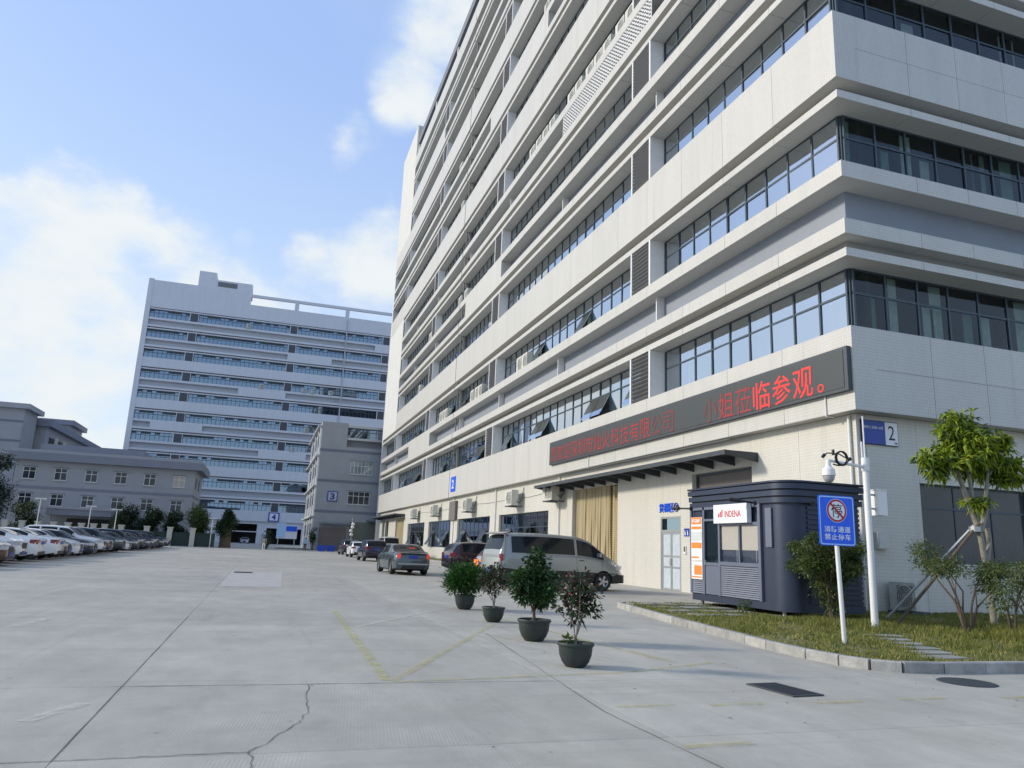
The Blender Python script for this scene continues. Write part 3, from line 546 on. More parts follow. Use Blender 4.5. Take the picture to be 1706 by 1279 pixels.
main = wempty('factory_block', (16.6, 17.8, 0), label='huge pale tiled factory block with banded windows filling the right of the photo', cat='building')
X0, Y0 = 16.15, 17.3
def FL(u, n, z): return (X0-n, u, z)
def FR(u, n, z): return (u, Y0-n, z)
def mkcols(root, pan='tile', lipm='tile', tint=0):
    return dict(root=root, panel=Pieces(root, 'wall_panel', [pan]), lip=Pieces(root, 'ledge_panel', [lipm]), recess=Pieces(root, 'recess_wall', ['grey_paint', 'gap', 'interior'], 60), pane=Pieces(root, 'window_pane', ['glass', 'glass_dark', 'glass_dark'], 300),
                frame=Pieces(root, 'window_frame', ['frame']), slat=Pieces(root, 'louvre_slat', ['louvre_pale'], 300), post=Pieces(root, 'post', ['white']), curt=Pieces(root, 'curtain', ['curtain', 'curtain_g'], 40))
cl_ = mkcols(main)
scr = MB()
def screen(a, b, z0, z1):
    n = int((b-a)/.26); rows = 6; dz = (z1-z0)/rows
    f = lambda a_, b_, c, d: scr.add([FL(a_, -.06, c), FL(b_, -.06, c), FL(b_, -.02, c), FL(a_, -.02, c), FL(a_, -.06, d), FL(b_, -.06, d), FL(b_, -.02, d), FL(a_, -.02, d)], BOXF)
    for r in range(rows+1): f(a, b, z0+r*dz-.05, z0+r*dz+.05)
    for i in range(n+1): f(a+i*(b-a)/n-.045, a+i*(b-a)/n+.045, z0, z1)
cl_['screen'] = screen
YE_ = 115.0; YW = 103.5
def types_left(k):
    if k >= 100:
        k -= 100; return [(Y0, 68.6, 'w'), (68.8, YE_ if k in (0, 1, 5, 6) else YW, 'w')]
    end = YE_ if k in (0, 1, 2, 5, 6, 7) else YW
    T = {0: [(Y0, 68.6, 'T'), (68.8, end, 'T')], 1: [(Y0, 68.6, 'S'), (68.8, 79.5, 'S'), (79.5, 92, 'T'), (92, end, 'S')], 2: [(Y0, 68.6, 'J'), (68.8, YW, 'J')],
         3: [(Y0, 54.8, 'S'), (54.8, 66.3, 'T'), (66.3, 68.6, 'S'), (68.8, end, 'S')], 4: [(Y0, 29.74, 'S'), (29.74, 41.8, 'P'), (41.8, 68.6, 'S'), (68.8, end, 'S')],
         5: [(Y0, 68.6, 'J'), (68.8, end, 'J')], 6: [(Y0, 45.5, 'S'), (45.5, 60.5, 'T'), (60.5, 68.6, 'S'), (68.8, end, 'S')], 7: [(Y0, 68.6, 'J'), (68.8, end, 'J')],
         8: [(Y0, 68.6, 'S'), (68.8, 82, 'S'), (82, end, 'T')], 9: [(Y0, 68.6, 'S'), (68.8, end, 'S')]}
    return T[k]
LV = [(29.92, 31.68), (55.1, 56.85), (80.3, 82.0)]
facade(FL, Y0, YE_, 8.45, 5.48, 9, types_left, LV+[(102.0, 103.3)], cl_, ug0=Y0+.9, opens={0: [38.2, 36.9, 30.9+1.4, 45.2, 46.5, 53.5, 60.2, 61.4, 74, 88, 89.3, 97], 1: [38.4, 46.4, 66.9, 64.5, 76.8, 58.6, 71.5, 90, 92.5], 2: [58.2, 76], 3: [44, 62.6, 70], 4: [40, 48], 5: [33, 62]})
cr_ = dict(cl_); cr_['gl'] = 1; cr_['curtp'] = .75; cr_['hz'] = True
def types_right(k):
    a = X0+.85
    if k >= 100: return [(a, 46, 'w')]
    return [(a, 46, {0: 'T', 1: 'S', 2: 'T', 3: 'S'}.get(k, 'T' if k % 2 else 'S'))]
facade(FR, X0+.85, 46, 8.45, 5.48, 9, types_right, [], cr_, ug0=X0+.9, joint=2.2, mod=1.3, opens={})
scr.build('pierced_screen', 'white', main)
for k in ('panel', 'lip', 'recess', 'pane', 'frame', 'slat', 'post', 'curt'): cl_[k].flush()
# corner posts of the glazing, blank end wall, stair tower, roof edge, inner mass
for k in range(9): S = 8.45+5.48*k; MB().box(X0+.84, X0+.93, Y0+.84, Y0+.93, S, S+2.25).build('corner_post', 'frame', main)
ew = MB(); ew.box(X0, X0+.85, YW, YE_, 16.9+.03, 8.45+5.48*5-2.48-.01).box(X0, X0+.85, YW, YE_, 44.35+2.45, 64.6)
ew.box(X0, X0+.84, YE_, YE_+.9, 0, 64.6); ew.build('end_wall', 'plaster', main)
MB().box(X0+.86, 30, YW-.05, YE_, 57.9, 64.6).build('stair_tower', 'plaster', main)
MB().box(X0+.1, 30, YW-.25, YW-.06, 59.3, 64.2).build('stair_tower_wall', 'pillar', main)
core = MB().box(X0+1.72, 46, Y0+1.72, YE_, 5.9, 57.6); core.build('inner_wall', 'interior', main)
fl = MB()
for k in range(10):
    z = 8.45+5.48*k; fl.box(X0+.86, X0+1.71, Y0+.86, YE_, z-2.4, z-.02).box(X0+1.715, 46, Y0+.86, Y0+1.71, z-2.4, z-.021)
fl.build('floor_slab', 'gap', main)
jb = MB().box(X0+.55, X0+.84, 68.61, 68.79, 5.9, 59.2); jb.build('expansion_joint', 'gap', main)
jp = MB().cyl((X0+.3, 68.7, 5.9), (X0+.3, 68.7, 59), .06); jp.build('rain_pipe', 'louvre_pale', main)
rf = MB().box(X0, X0+.3, Y0, YW, 57.78, 59.25).box(X0+.3, 46, Y0, Y0+.3, 57.78, 59.25).box(X0+.3, 46, Y0+.3, YW-.06, 57.7, 57.9); rf.build('parapet', 'tile', main)
rb = MB().box(X0-.05, X0+.7, Y0-.05, YW-2, 60.35, 61.5).box(X0+.7, 46, Y0-.05, Y0+.7, 60.35, 61.5); rb.build('roof_beam', 'beam', main)
for i in range(8): MB().box(X0+.05, X0+.6, Y0+.3+i*12.0, Y0+.9+i*12.0, 59.26, 60.34).build('roof_post', 'tile', main)

# ------------------------------------------------------------------ ground floor of the main block
XW, YWR = 16.6, 17.8
def wall_open(F, u0, u1, z0, z1, ops, th, pc, step=3.3):
    us = sorted({u0, u1, *[o[0] for o in ops], *[o[1] for o in ops]}); e = []
    for a, b in zip(us[:-1], us[1:]):
        n = max(1, round((b-a)/step)); e += [(a+(b-a)*i/n, a+(b-a)*(i+1)/n) for i in range(n)]
    for a, b in e:
        hs = sorted([(o[2], o[3]) for o in ops if o[0] <= a+1e-6 and o[1] >= b-1e-6]); z = z0
        for h0, h1 in hs+[(z1, z1)]:
            if h0-z > .01: pc.add([F(a+.005, -th, z), F(b-.005, -th, z), F(b-.005, 0, z), F(a+.005, 0, z), F(a+.005, -th, h0), F(b-.005, -th, h0), F(b-.005, 0, h0), F(a+.005, 0, h0)], BOXF)
            z = max(z, h1)
def GL(u, n, z): return (XW-n, u, z)
def GR(u, n, z): return (u, YWR-n, z)
WIN = [(43.5, 53.8), (56.2, 66.5), (69.1, 79.0), (81.2, 91.2)]
opsL = [(22.98, 27.0, .9, 4.75), (27.92, 29.6, 0, 3.07), (33.9, 39.7, 0, 4.85)]+[(a, b, 1.28, 3.85) for a, b in WIN]+[(94.1, 100.2, 0, 4.7), (106.1, 109, 0, 4.55), (109.6, 112, 1.0, 4.55)]
gw = Pieces(main, 'wall_panel', ['tile_wall']); wall_open(GL, YWR, YE_, 0, 5.86, opsL, .32, gw); wall_open(GR, XW+.33, 46, 0, 5.86, [(18.87, 23.4, 1.55, 3.92), (26, 31, 1.55, 3.92)], .32, gw, 3.0); gw.flush()
gb = MB()
for a, b, z0, z1 in opsL[:1]+opsL[2:]: gb.box(XW+1.6, XW+1.7, a-1, b+1, z0-.1, z1+.2)
gb.box(18.5, 24, YWR+1.2, YWR+1.3, 1.2, 4.2).box(25.6, 32, YWR+1.2, YWR+1.3, 1.2, 4.2); gb.box(XW+.33, XW+1.6, 30.2, 115, 4.9, 5.0)
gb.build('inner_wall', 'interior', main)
def strip_window(F, a, b, z0, z1, n, zt, opens=(), depth=-.18, gm='glass', bars=False, m='frame'):
    mb = MB()
    def fb(a_, b_, c, d, n0=depth-.05, n1=depth): mb.add([F(a_, n0, c), F(b_, n0, c), F(b_, n1, c), F(a_, n1, c), F(a_, n0, d), F(b_, n0, d), F(b_, n1, d), F(a_, n1, d)], BOXF)
    fb(a, b, z0, z0+.06); fb(a, b, z1-.06, z1); fb(a, b, zt-.03, zt+.03, depth-.053, depth+.01); dw = (b-a)/n
    for q in range(n+1): c = min(max(a+q*dw, a+.03), b-.03); fb(c-.03, c+.03, z0+.06, z1-.06, depth-.048, depth+.004)
    if bars:
        for q in range(n*3): c = a+(q+.5)*dw/3; fb(c-.008, c+.008, zt+.03, z1-.06, depth-.1, depth-.085)
    fo = mb.build('window_frame', m, main)
    for q in range(n):
        p0, p1 = a+q*dw+.03, a+(q+1)*dw-.03
        for c, d, o_ in ((zt+.03, z1-.06, 0), (z0+.06, zt-.03, q in opens)):
            pm_ = MB(); dd = .85 if o_ else 0; e_ = .15 if o_ else 0
            v = [F(p0, depth-.03+dd, c+e_), F(p1, depth-.03+dd, c+e_), F(p1, depth-.03, d), F(p0, depth-.03, d)]; v += [F(p0, depth-.018+dd, c+e_), F(p1, depth-.018+dd, c+e_), F(p1, depth-.018, d), F(p0, depth-.018, d)]
            pm_.add(v, BOXF); o = pm_.build('pane', gm if not o_ else 'glass', fo)
            o.matrix_parent_inverse = Matrix.Identity(4)
for i, (a, b) in enumerate(WIN): strip_window(GL, a, b, 1.28, 3.85, 8, 2.9, ((6,), (1, 6), (1, 6), (1, 5))[i], bars=True)
MB().box(XW+.28, XW+.31, 22.98, 27.0, .9, 4.75).build('infill_panel', 'brown_panel', main); MB().box(XW+.2, XW+.279, 22.98, 27.0, 4.66, 4.75).box(XW+.2, XW+.279, 22.98, 23.06, .9, 4.66).box(XW+.2, XW+.279, 26.92, 27.0, .9, 4.66).build('infill_frame', 'frame', main); strip_window(GL, 109.6, 112, 1, 4.55, 2, 3); 
strip_window(GR, 18.87, 23.4, 1.55, 3.92, 3, 3.2, gm='far_pane'); strip_window(GR, 26, 31, 1.55, 3.92, 4, 3.2, gm='far_pane')
# skirting drip line, pipes
for x_, y_, z_, r_ in ((XW-.08, 54.6, 5.8, .055), (XW-.08, 41.6, 5.8, .05), (XW-.07, 18.02, 5.8, .045), (XW-.09, 17.72, 5.0, .022), (XW+.08, 17.72, 5.0, .03), (XW-.05, 67.9, 5.8, .06)): MB().cyl((x_, y_, .1), (x_, y_, z_), r_).build('rain_pipe', 'white', main)
MB().tube([(X0-.03, 18.5, 6.46), (X0-.03, 18.5, 5.84), (X0+.25, 18.5, 5.84)], .03).build('conduit', 'white', main); pc_ = MB(); pc_.tube([(X0+.2, 24.0, 5.84), (X0+.2, 36.5, 5.84), (X0-.03, 36.5, 5.84), (X0-.03, 36.5, 6.4)], .03); pc_.build('conduit', 'white', main)
wr_ = MB().tube([(XW-.02, 44+i*3.2, 4.95-.12*abs(math.sin(i*1.3))) for i in range(15)], .012, 4); wr_.build('cable', 'darkgrey', main)
MB().box(XW-.25, XW-.003, 66.7, 69.0, 3.78, 5.5).build('duct_box', 'brown_panel', main)
# goods door with transom
dr = MB()
for a, b, c, d in ((27.92, 27.99, 0, 3.07), (29.53, 29.6, 0, 3.07), (27.99, 29.53, 3.0, 3.07), (27.99, 29.53, 2.42, 2.52)): dr.box(XW+.02, XW+.1, a, b, c, d)
do = dr.build('door_frame', 'steel', main)
MB().box(XW+.05, XW+.07, 27.99, 29.53, 2.52, 3.0).build('transom_pane', 'glass_dark', main)
pg = mat('papered_door_glass', (.50, .56, .60), .35, .12, 5, spec=.6)
for y0, y1 in ((27.995, 28.755), (28.765, 29.525)):
    lf = MB()
    for a, b, c, d in ((y0, y0+.06, 0, 2.42), (y1-.06, y1, 0, 2.42), (y0+.06, y1-.06, 0, .08), (y0+.06, y1-.06, 2.34, 2.42), (y0+.06, y1-.06, .92, .99), (y0+.06, y1-.06, 1.38, 1.45)): lf.box(XW+.03, XW+.08, a, b, c, d)
    l_ = lf.build('door_leaf', 'steel', main)
    for c, d in ((.08, .92), (.99, 1.38), (1.45, 2.34)): o = MB().box(XW+.05, XW+.06, y0+.06, y1-.06, c, d).build('pane', [pg], l_); o.matrix_parent_inverse = Matrix.Identity(4)
    o = MB().cyl((XW-.02, (y1-.03 if y0 < 28 else y0+.03), 1.02), (XW-.02, (y1-.03 if y0 < 28 else y0+.03), 1.32), .014).build('handle', 'steel', l_); o.matrix_parent_inverse = Matrix.Identity(4)
lets = wempty('wall_lettering', (XW, 28.9, 3.3), label='blue raised lettering with a round number 2 above the goods door', cat='sign')
for i, ch in enumerate('货梯区②'): fit(text(ch, .42, 'blue_sign' if i < 3 else 'plate_blue', 'letter', lets, .02, .002, mw=face_x(XW-.03, 29.5-i*.42, 3.46)), .36, .38)
tp = wempty('toilet_sign', (XW, 27.45, 2.4), label='small blue restroom sign right of the goods door', cat='sign')
MB().box(XW-.02, XW-.002, 27.24, 27.64, 2.24, 2.56).build('panel', 'plate_blue', tp)
for y in (27.54, 27.34):
    f_ = MB().lathe([(0, .10), (.028, .09), (.028, .05), (0, .04)], (XW-.03, y, 2.38), 8).box(XW-.03, XW-.022, y-.035, y+.035, 2.28, 2.42); f_.build('figure', 'sign_white', tp)
ap = wempty('access_reader', (XW, 27.6, 1.7), label='white and black card reader beside the goods door', cat='card reader')
MB().box(XW-.05, XW-.002, 27.48, 27.64, 1.52, 1.86).build('casing', 'white', ap); MB().box(XW-.058, XW-.051, 27.52, 27.61, 1.62, 1.83).build('display', 'ink', ap)
# curtains of strips and roller shutters in the goods openings
def goods_door(y0, y1, zt, n, openright):
    sb = MB(); rows = int(zt/.11)
    for i in range(rows): sb.box(XW+.42, XW+.45, y0+.05, y1-.05, i*.11, i*.11+.095)
    sh = sb.build('roller_shutter', [mat('yellowish_shutter', (.42, .34, .19), .6, .1, 3)], main); sh['kind'] = 'stuff'
    for i in range(n):
        y = y0+.1+(y1-y0-.2)*i/n; wd = (y1-y0)/n*1.15; k = random.uniform(-.05, .05)
        if y < y0+openright: 
            if random.random() < .75: continue
        m_ = MB(); v = []
        for z in (0.02, 1.2, 2.4, 3.6, zt):
            s_ = math.sin(z*1.3+i)*.05*(1-z/zt); v += [(XW+.2+k*(1-z/zt)+s_, y, z), (XW+.2+k-.5*k, y+wd, z)]
        m_.add(v, [(2*j, 2*j+1, 2*j+3, 2*j+2) for j in range(4)]); m_.build('strip', 'pvc', main)
goods_door(33.9, 39.7, 4.85, 34, 1.1); goods_door(94.1, 100.2, 4.7, 14, 1)
# steel canopies
def canopy(y0, y1, x1, z, label, n):
    e = wempty('canopy', (XW, (y0+y1)/2, z), label=label, cat='canopy', group='steel canopies over the goods entrances')
    MB().box(x1, XW-.003, y0, y1, z+.14, z+.17).build('roof_sheet', 'darkgrey', e)
    MB().box(x1-.04, x1+.04, y0-.02, y1+.02, z+.01, z+.175).build('fascia_beam', 'darkgrey', e)
    for i in range(n+1):
        y = y0+(y1-y0)*i/n; m_ = MB(); m_.add([(x1+.04, y-.03, z+.02), (XW-.003, y-.03, z-.18), (XW-.003, y+.03, z-.18), (x1+.04, y+.03, z+.02), (x1+.04, y-.03, z+.14), (XW-.003, y-.03, z+.14), (XW-.003, y+.03, z+.14), (x1+.04, y+.03, z+.14)], BOXF); m_.build('rafter', 'darkgrey', e)
canopy(22.6, 42.4, 15.25, 5.02, 'long dark steel canopy on rafters over the strip curtain doorway', 14)
canopy(93.6, 114.5, 15.25, 4.95, 'distant steel canopy at the far end of the ground floor wall', 8)
# LED board
led = wempty('led_display', (X0-.1, 29.7, 6.5), label='long black LED display board with red running text on the facade', cat='display board')
MB().box(X0-.17, X0-.02, 17.35, 42.0, 6.45, 7.8).build('casing', 'darkgrey', led)
MB().box(X0-.185, X0-.171, 17.5, 41.85, 6.55, 7.7).build('screen', 'led_board', led)
for i, ch in enumerate('烈欢迎深圳市灿火科技有限公司'):
    y = 41.2-i*1.03; fit(text(ch, 1.0, 'led_dim' if i < 12 else 'led_faint', 'letter', led, .002, .004, mw=face_x(X0-.192, y, 7.02)), .92, .92)
for i, ch in enumerate('小姐莅临参观。'):
    y = 24.6-i*1.06; o = fit(text(ch, 1.0, ('led_faint', 'led_dim', 'led_dim', 'led', 'led', 'led', 'led')[i], 'letter', led, .002, .005 if ch != '莅' else .0, mw=face_x(X0-.192, y, 7.02)), .95 if ch != '。' else .3, .98 if ch != '。' else .28)
    if ch == '。': o.matrix_basis = WP[led.name] @ face_x(X0-.192, y+.25, 6.7)
# block number signs and address plate
def numsign(F_, u, z, w_, h_, t, label, mtx, root_at, m='blue_sign', n0=-.0):
    e = wempty('number_sign', root_at, label=label, cat='sign')
    a = [F_(u-w_/2, .003, z-h_/2), F_(u+w_/2, .003, z-h_/2), F_(u+w_/2, .05, z-h_/2), F_(u-w_/2, .05, z-h_/2)]; b = [(p[0], p[1], z+h_/2) for p in a]; MB().add(a+b, BOXF).build('panel', m, e)
    fit(text(t, h_*.8, 'sign_white', 'numeral', e, .004, .02, mw=mtx), w_*.42, h_*.6); return e
numsign(FL, 67.0, 7.0, 1.7, 1.35, '2', 'blue square sign with a white 2 on the long facade', face_x(X0-.06, 67.0, 7.0), (X0, 67, 6.3))
ad = wempty('address_plate', (17.4, YWR, 4.98), label='blue and white address plate reading 2 at the building corner', cat='sign')
MB().box(16.74, 18.12, YWR-.05, YWR-.003, 4.96, 5.70).build('backing', 'ink', ad)
MB().box(16.76, 17.62, YWR-.058, YWR-.051, 4.98, 5.68).build('blue_panel', 'plate_blue', ad); MB().box(17.625, 18.10, YWR-.058, YWR-.051, 4.98, 5.68).build('white_panel', 'sign_white', ad)
fit(text('2', .5, 'ink', 'numeral', ad, .002, .0, mw=face_y(17.86, YWR-.061, 5.36)), .24, .44)
fit(text('号楼', .1, 'ink', 'letters', ad, .002, mw=face_y(18.0, YWR-.061, 5.05)), .12, .07)
fit(text('新和工业路118号', .1, 'sign_white', 'letters', ad, .002, mw=face_y(17.18, YWR-.061, 5.48)), .74, .09)
# wall mounted air conditioners
AC_SH = mat('grille_shadow_grey', (.25, .25, .235), .7, .1, 5)
def ac_unit(name_='air_conditioner'):
    e = empty(name_); b = MB().box(-.18, .18, -.45, .45, 0, .72); b.build('casing', 'white_old', e)
    gr = MB(); gr.lathe([(.27, 0), (.30, 0), (.30, .02), (.27, .02)], n=20)
    for r in (.08, .15, .22): gr.lathe([(r-.008, .01), (r+.008, .01), (r+.008, .02), (r-.008, .02)], n=20)
    for i in range(4): t = i*math.pi/4; gr.cyl((.28*math.cos(t), .28*math.sin(t), .015), (-.28*math.cos(t), -.28*math.sin(t), .015), .006, n=4)
    gv = [(-.183-p[2], -.1+p[0], .36+p[1]) for p in gr.v]; gr.v = gv; gr.build('fan_grille', 'white_old', e)
    MB().box(-.184, -.181, -.38, .18, .08, .64).build('grille_shadow', [AC_SH], e)  # flat grey plate, shade behind the fan grille put into its colour
    MB().box(-.1, .12, .452, .50, .06, .30).build('valve_cover', 'white_old', e)
    return e
def bracket(o, h=.05):
    MB().box(-.2, .62, -.36, -.32, -.05, 0).box(-.2, .62, .32, .36, -.05, 0).box(-.2, -.16, -.32, .32, -.05, -.01).build('bracket', 'louvre', o)
    MB().tube([(.1, -.47, .2), (.2, -.55, .1), (.35, -.52, .3), (.42, -.5, .8), (.5, -.48, .9)], .02, 5).build('hose', 'darkgrey', o)
ac0 = None; acs = [(41.6, 'beside the long canopy'), (49.1, 'between the long canopy and the downpipe'), (61.1, 'right of the duct box'), (74.0, 'left of the duct box'), (84.8, 'nearest the far canopy')]
def bigac(y, lab):
    global ac0
    if ac0 is None: ac0 = ac_unit(); bracket(ac0); o = ac0; o.location = (XW-.62, y, 4.32)
    else: o = clone(ac0, (XW-.62, y, 4.32), 0)
    o.scale = (1.35, 1.7, 1.45); tag(o, 'boxy wall air conditioner on brackets '+lab, 'air conditioner', 'air conditioners on the ground floor wall')
for y, l_ in acs: bigac(y, l_)
acw = ac_unit(); n_ac = 0; LV_ = ['lowest', 'second', 'third', 'fourth', 'fifth', 'sixth', 'seventh', 'eighth', 'ninth', 'tenth']
spots = [(1, 49.8, 'a'), (1, 48.6, ''), (1, 62.8, ''), (1, 61.3, ''), (1, 60.2, ''), (1, 75.3, ''), (1, 74.0, ''), (1, 72.9, ''), (3, 69.6, ''), (3, 67.3, '')]+[(4, 31.3+i*1.25+(i//3)*.5, '') for i in range(8)]+[(4, 44.5+i*1.4, '') for i in range(4)]+[(5, 57.0, ''), (6, 46.5, ''), (2, 88.5, ''), (3, 84.0, ''), (3, 82.7, ''), (6, 73, ''), (7, 50, ''), (5, 71, '')]
names = ['second', 'third', 'fourth', 'fifth', 'sixth', 'seventh', 'eighth', 'ninth']
for i, (k, y, _) in enumerate(spots):
    o = acw if i == 0 else clone(acw, (0, 0, 0), 0)
    o.location = (X0+.42, y, 8.46+5.48*k); o.scale = (1.2, 1.25, 1.55 if k != 4 else 1.35)
    nb = sorted([s_[1] for s_ in spots if s_[0] == k]); q_ = nb.index(y); tag(o, ('only outdoor unit on the %s window ledge of the long facade' % LV_[k]) if len(nb) == 1 else '%s white outdoor unit from the near corner on the %s window ledge' % (('first', 'second', 'third', 'fourth', 'fifth', 'sixth', 'seventh', 'eighth', 'ninth', 'tenth', 'eleventh', 'twelfth')[q_], LV_[k]), 'air conditioner', 'outdoor units on the window ledges')
# low unit, cabinet at the foot of the right wall
lo = ac_unit(); lo.location = (17.55, YWR-.55, .22); lo.rotation_euler = (0, 0, R(8)); lo.scale = (1.3, .9, 1.05); tag(lo, 'white outdoor unit standing low behind the leaning props', 'air conditioner')
MB().box(-.3, .3, -.42, .42, -.12, -.03).build('plinth', 'louvre', lo)
cb2 = wempty('meter_cabinet', (17.2, YWR, 1.9), label='small grey meter cabinet on the wall behind the camera pole', cat='cabinet')
MB().box(17.0, 17.42, YWR-.16, YWR-.003, 1.88, 2.36).build('casing', 'white_old', cb2); MB().box(17.03, 17.39, YWR-.17, YWR-.161, 1.91, 2.33).build('door', 'steel', cb2)

# ------------------------------------------------------------------ guard kiosk
ki = wempty('guard_kiosk', (13.1, 17.4, .2), label='navy guard kiosk with rounded corner, ribbed roof and serving window', cat='kiosk')
KX0, KX1, KY0, KY1 = 12.0, 14.28, 15.3, 19.62
def rrect(x0, x1, y0, y1, r, n=10, r2=.12):
    p = [];
    for cx_, cy_, a0, rr in ((x0, y0, 180, r), (x1, y0, 270, r2), (x1, y1, 0, r2), (x0, y1, 90, r2)):
        ccx = x0+rr if cx_ == x0 else x1-rr; ccy = y0+rr if cy_ == y0 else y1-rr
        for i in range(n+1): t = R(a0+90*i/n); p.append((ccx+rr*math.cos(t), ccy+rr*math.sin(t)))
    return p
MB().poly(rrect(KX0+.03, KX1-.03, KY0+.03, KY1-.03, .52), .36, 2.86).build('wall', 'kiosk', ki, smooth=True)
MB().poly(rrect(KX0-.01, KX1+.01, KY0-.01, KY1+.01, .55), .24, .42).build('base_frame', 'kiosk', ki, smooth=True)
for i, z in enumerate((2.84, 3.01, 3.18)):
    d = .05+.02*i; MB().poly(rrect(KX0-d, KX1+d, KY0-d, KY1+d, .6), z, z+.13).build('roof_band', 'kiosk' if 1 else '', ki, smooth=True)
    MB().poly(rrect(KX0, KX1, KY0, KY1, .55), z+.131, z+.169).build('roof_groove', 'trim', ki)
MB().poly(rrect(KX0-.1, KX1+.1, KY0-.1, KY1+.1, .62), 3.34, 3.385).build('roof', 'kiosk', ki, smooth=True)
for x in (12.2, 13.9):
    for y in (15.75, 17.4, 19.35): MB().cyl((x, y, .11), (x, y, .24), .05).build('foot', 'steel', ki)
fr = MB(); xf = KX0-.012
for a, b, c, d in ((19.52, 19.6, .42, 2.84), (18.84, 18.92, .42, 2.84), (18.08, 18.16, .42, 2.84), (16.28, 16.38, .42, 2.84), (16.38, 18.08, 1.24, 1.34), (18.16, 18.84, 1.22, 1.30), (18.16, 18.84, 2.44, 2.5), (16.38, 18.08, 2.30, 2.38), (17.16, 17.22, 1.34, 2.30), (16.38, 19.52, 2.76, 2.84)): fr.box(xf-.03, xf+.04, a, b, c, d)
fr.build('window_frame', 'kiosk_l', ki)
for a, b in ((16.38, 17.16), (17.22, 18.08)):
    MB().box(xf-.005, xf, a, b, 1.34, 2.30).build('pane', 'glass_clear', ki); MB().box(xf+.02, xf+.035, a+.04, b-.04, 1.66, 2.30).build('roller_blind', 'blind', ki)
    MB().cyl((xf+.01, a+.12, 1.36), (xf+.01, a+.12, 1.66), .006, n=5).build('blind_cord', 'white', ki)
MB().box(xf-.005, xf, 18.16, 18.84, 1.30, 2.44).build('door_glass', 'glass_dark', ki); MB().box(xf-.004, xf+.01, 18.16, 18.84, 2.5, 2.76).build('transom_pane', 'glass_dark', ki)
MB().box(xf-.012, xf+.01, 18.18, 18.82, .44, 1.21).build('door_panel', 'kiosk_l', ki)
MB().box(xf-.05, xf-.01, 18.78, 18.80, 1.25, 1.36).build('door_handle', 'steel', ki)
for i in range(15):
    z = .45+i*.053
    for a, b in ((16.38, 18.08),)+(((18.92, 19.52),) if i < 7 else ()):
        MB().add([(xf-.03, a, z), (xf-.03, b, z), (xf+.02, b, z+.03), (xf+.02, a, z+.03), (xf-.025, a, z-.008), (xf-.025, b, z-.008), (xf+.02, b, z), (xf+.02, a, z)], BOXF).build('louvre_slat', 'slat_l', ki)
for i in range(20):   # ribs on the side facing the road
    z = .45+i*.118; MB().box(KX0+.62, KX1-.1, KY0-.008, KY0+.03, z, z+.075).build('side_rib', 'kiosk', ki)
MB().box(KX0+1.0, KX0+1.04, KY0-.02, KY0+.03, .42, 2.84).build('side_post', 'kiosk', ki)
po = wempty('notice_panel', (11.97, 19.24, .8), label='tall orange and white notice panel on the kiosk left of its door', cat='poster')
MB().box(xf-.05, xf-.031, 18.93, 19.5, .82, 2.56).build('board', 'sign_white', po)
for i, (a, b, m_) in enumerate(((2.36, 2.555, 'orange'), (2.22, 2.30, 'orange'), (1.9, 2.15, 'curtain'), (1.68, 1.84, 'orange'), (1.40, 1.45, 'orange'), (1.30, 1.36, 'white_old'), (.94, 1.2, 'orange'), (.86, .90, 'orange'))):
    MB().box(xf-.054, xf-.051, 18.95 if i not in (4,) else 19.1, 19.48 if i != 6 else 19.35, a, b).build('print_block', m_, po)
fit(text('服务指南', .1, 'sign_white', 'letters', po, .001, .003, mw=face_x(xf-.057, 19.22, 2.46)), .40, .10)
for i in range(14): MB().box(xf-.0535, xf-.0515, 19.0+.1*(i % 2), 19.45, 1.24-.028*i if i < 2 else 2.1-.028*(i-2)*1.0, (1.24-.028*i if i < 2 else 2.1-.028*(i-2))+.006).build('print_line', 'steel', po)
lb = wempty('light_box_sign', (11.9, 17.4, 2.4), label='white light box sign with red lettering over the kiosk window', cat='sign')
MB().box(xf-.17, xf-.03, 16.62, 18.14, 2.36, 2.86).build('box', 'sign_white', lb)
fit(text('INDENA', .3, 'red', 'letters', lb, .002, .0, mw=face_x(xf-.175, 17.24, 2.6)), .72, .17)
lg = MB(); 
for k, (y, h) in enumerate(((17.92, .10), (17.84, .15), (17.76, .20))): lg.add([(xf-.176, y, 2.52), (xf-.176, y-.045, 2.52), (xf-.176, y-.065, 2.52+h), (xf-.176, y-.02, 2.52+h), (xf-.171, y, 2.52), (xf-.171, y-.045, 2.52), (xf-.171, y-.065, 2.52+h), (xf-.171, y-.02, 2.52+h)], BOXF)
lg.build('emblem', 'red', lb)
def spot(a, b, label, root):
    e = wempty('spotlight', root, label=label, cat='lamp', group='arm lamps on the kiosk roof edge'); a = Vector(a); b = Vector(b); d = (b-a)
    MB().cyl(a, b, .028, .03, 6).build('arm', 'ink', e); MB().cyl(b-d.normalized()*.28, b, .05, .055, 8).build('lamp_head', 'ink', e)
    MB().cyl(a-d.normalized()*.04, a, .06).build('mount', 'trim', e)
spot((11.93, 19.5, 2.82), (11.86, 20.35, 2.86), 'black arm lamp at the left end of the kiosk roof', (11.93, 19.5, 2.8)); spot((11.93, 16.45, 2.86), (11.4, 16.75, 2.93), 'black arm lamp in front of the light box sign', (11.9, 16.4, 2.8)); spot((12.75, 15.24, 2.84), (12.35, 14.75, 2.80), 'dark arm lamp on the rounded side of the kiosk', (12.7, 15.2, 2.8))
MB().box(11.98, 12.02, 15.86, 16.1, 1.75, 2.72).build('corner_plate', 'kiosk_l', ki); 

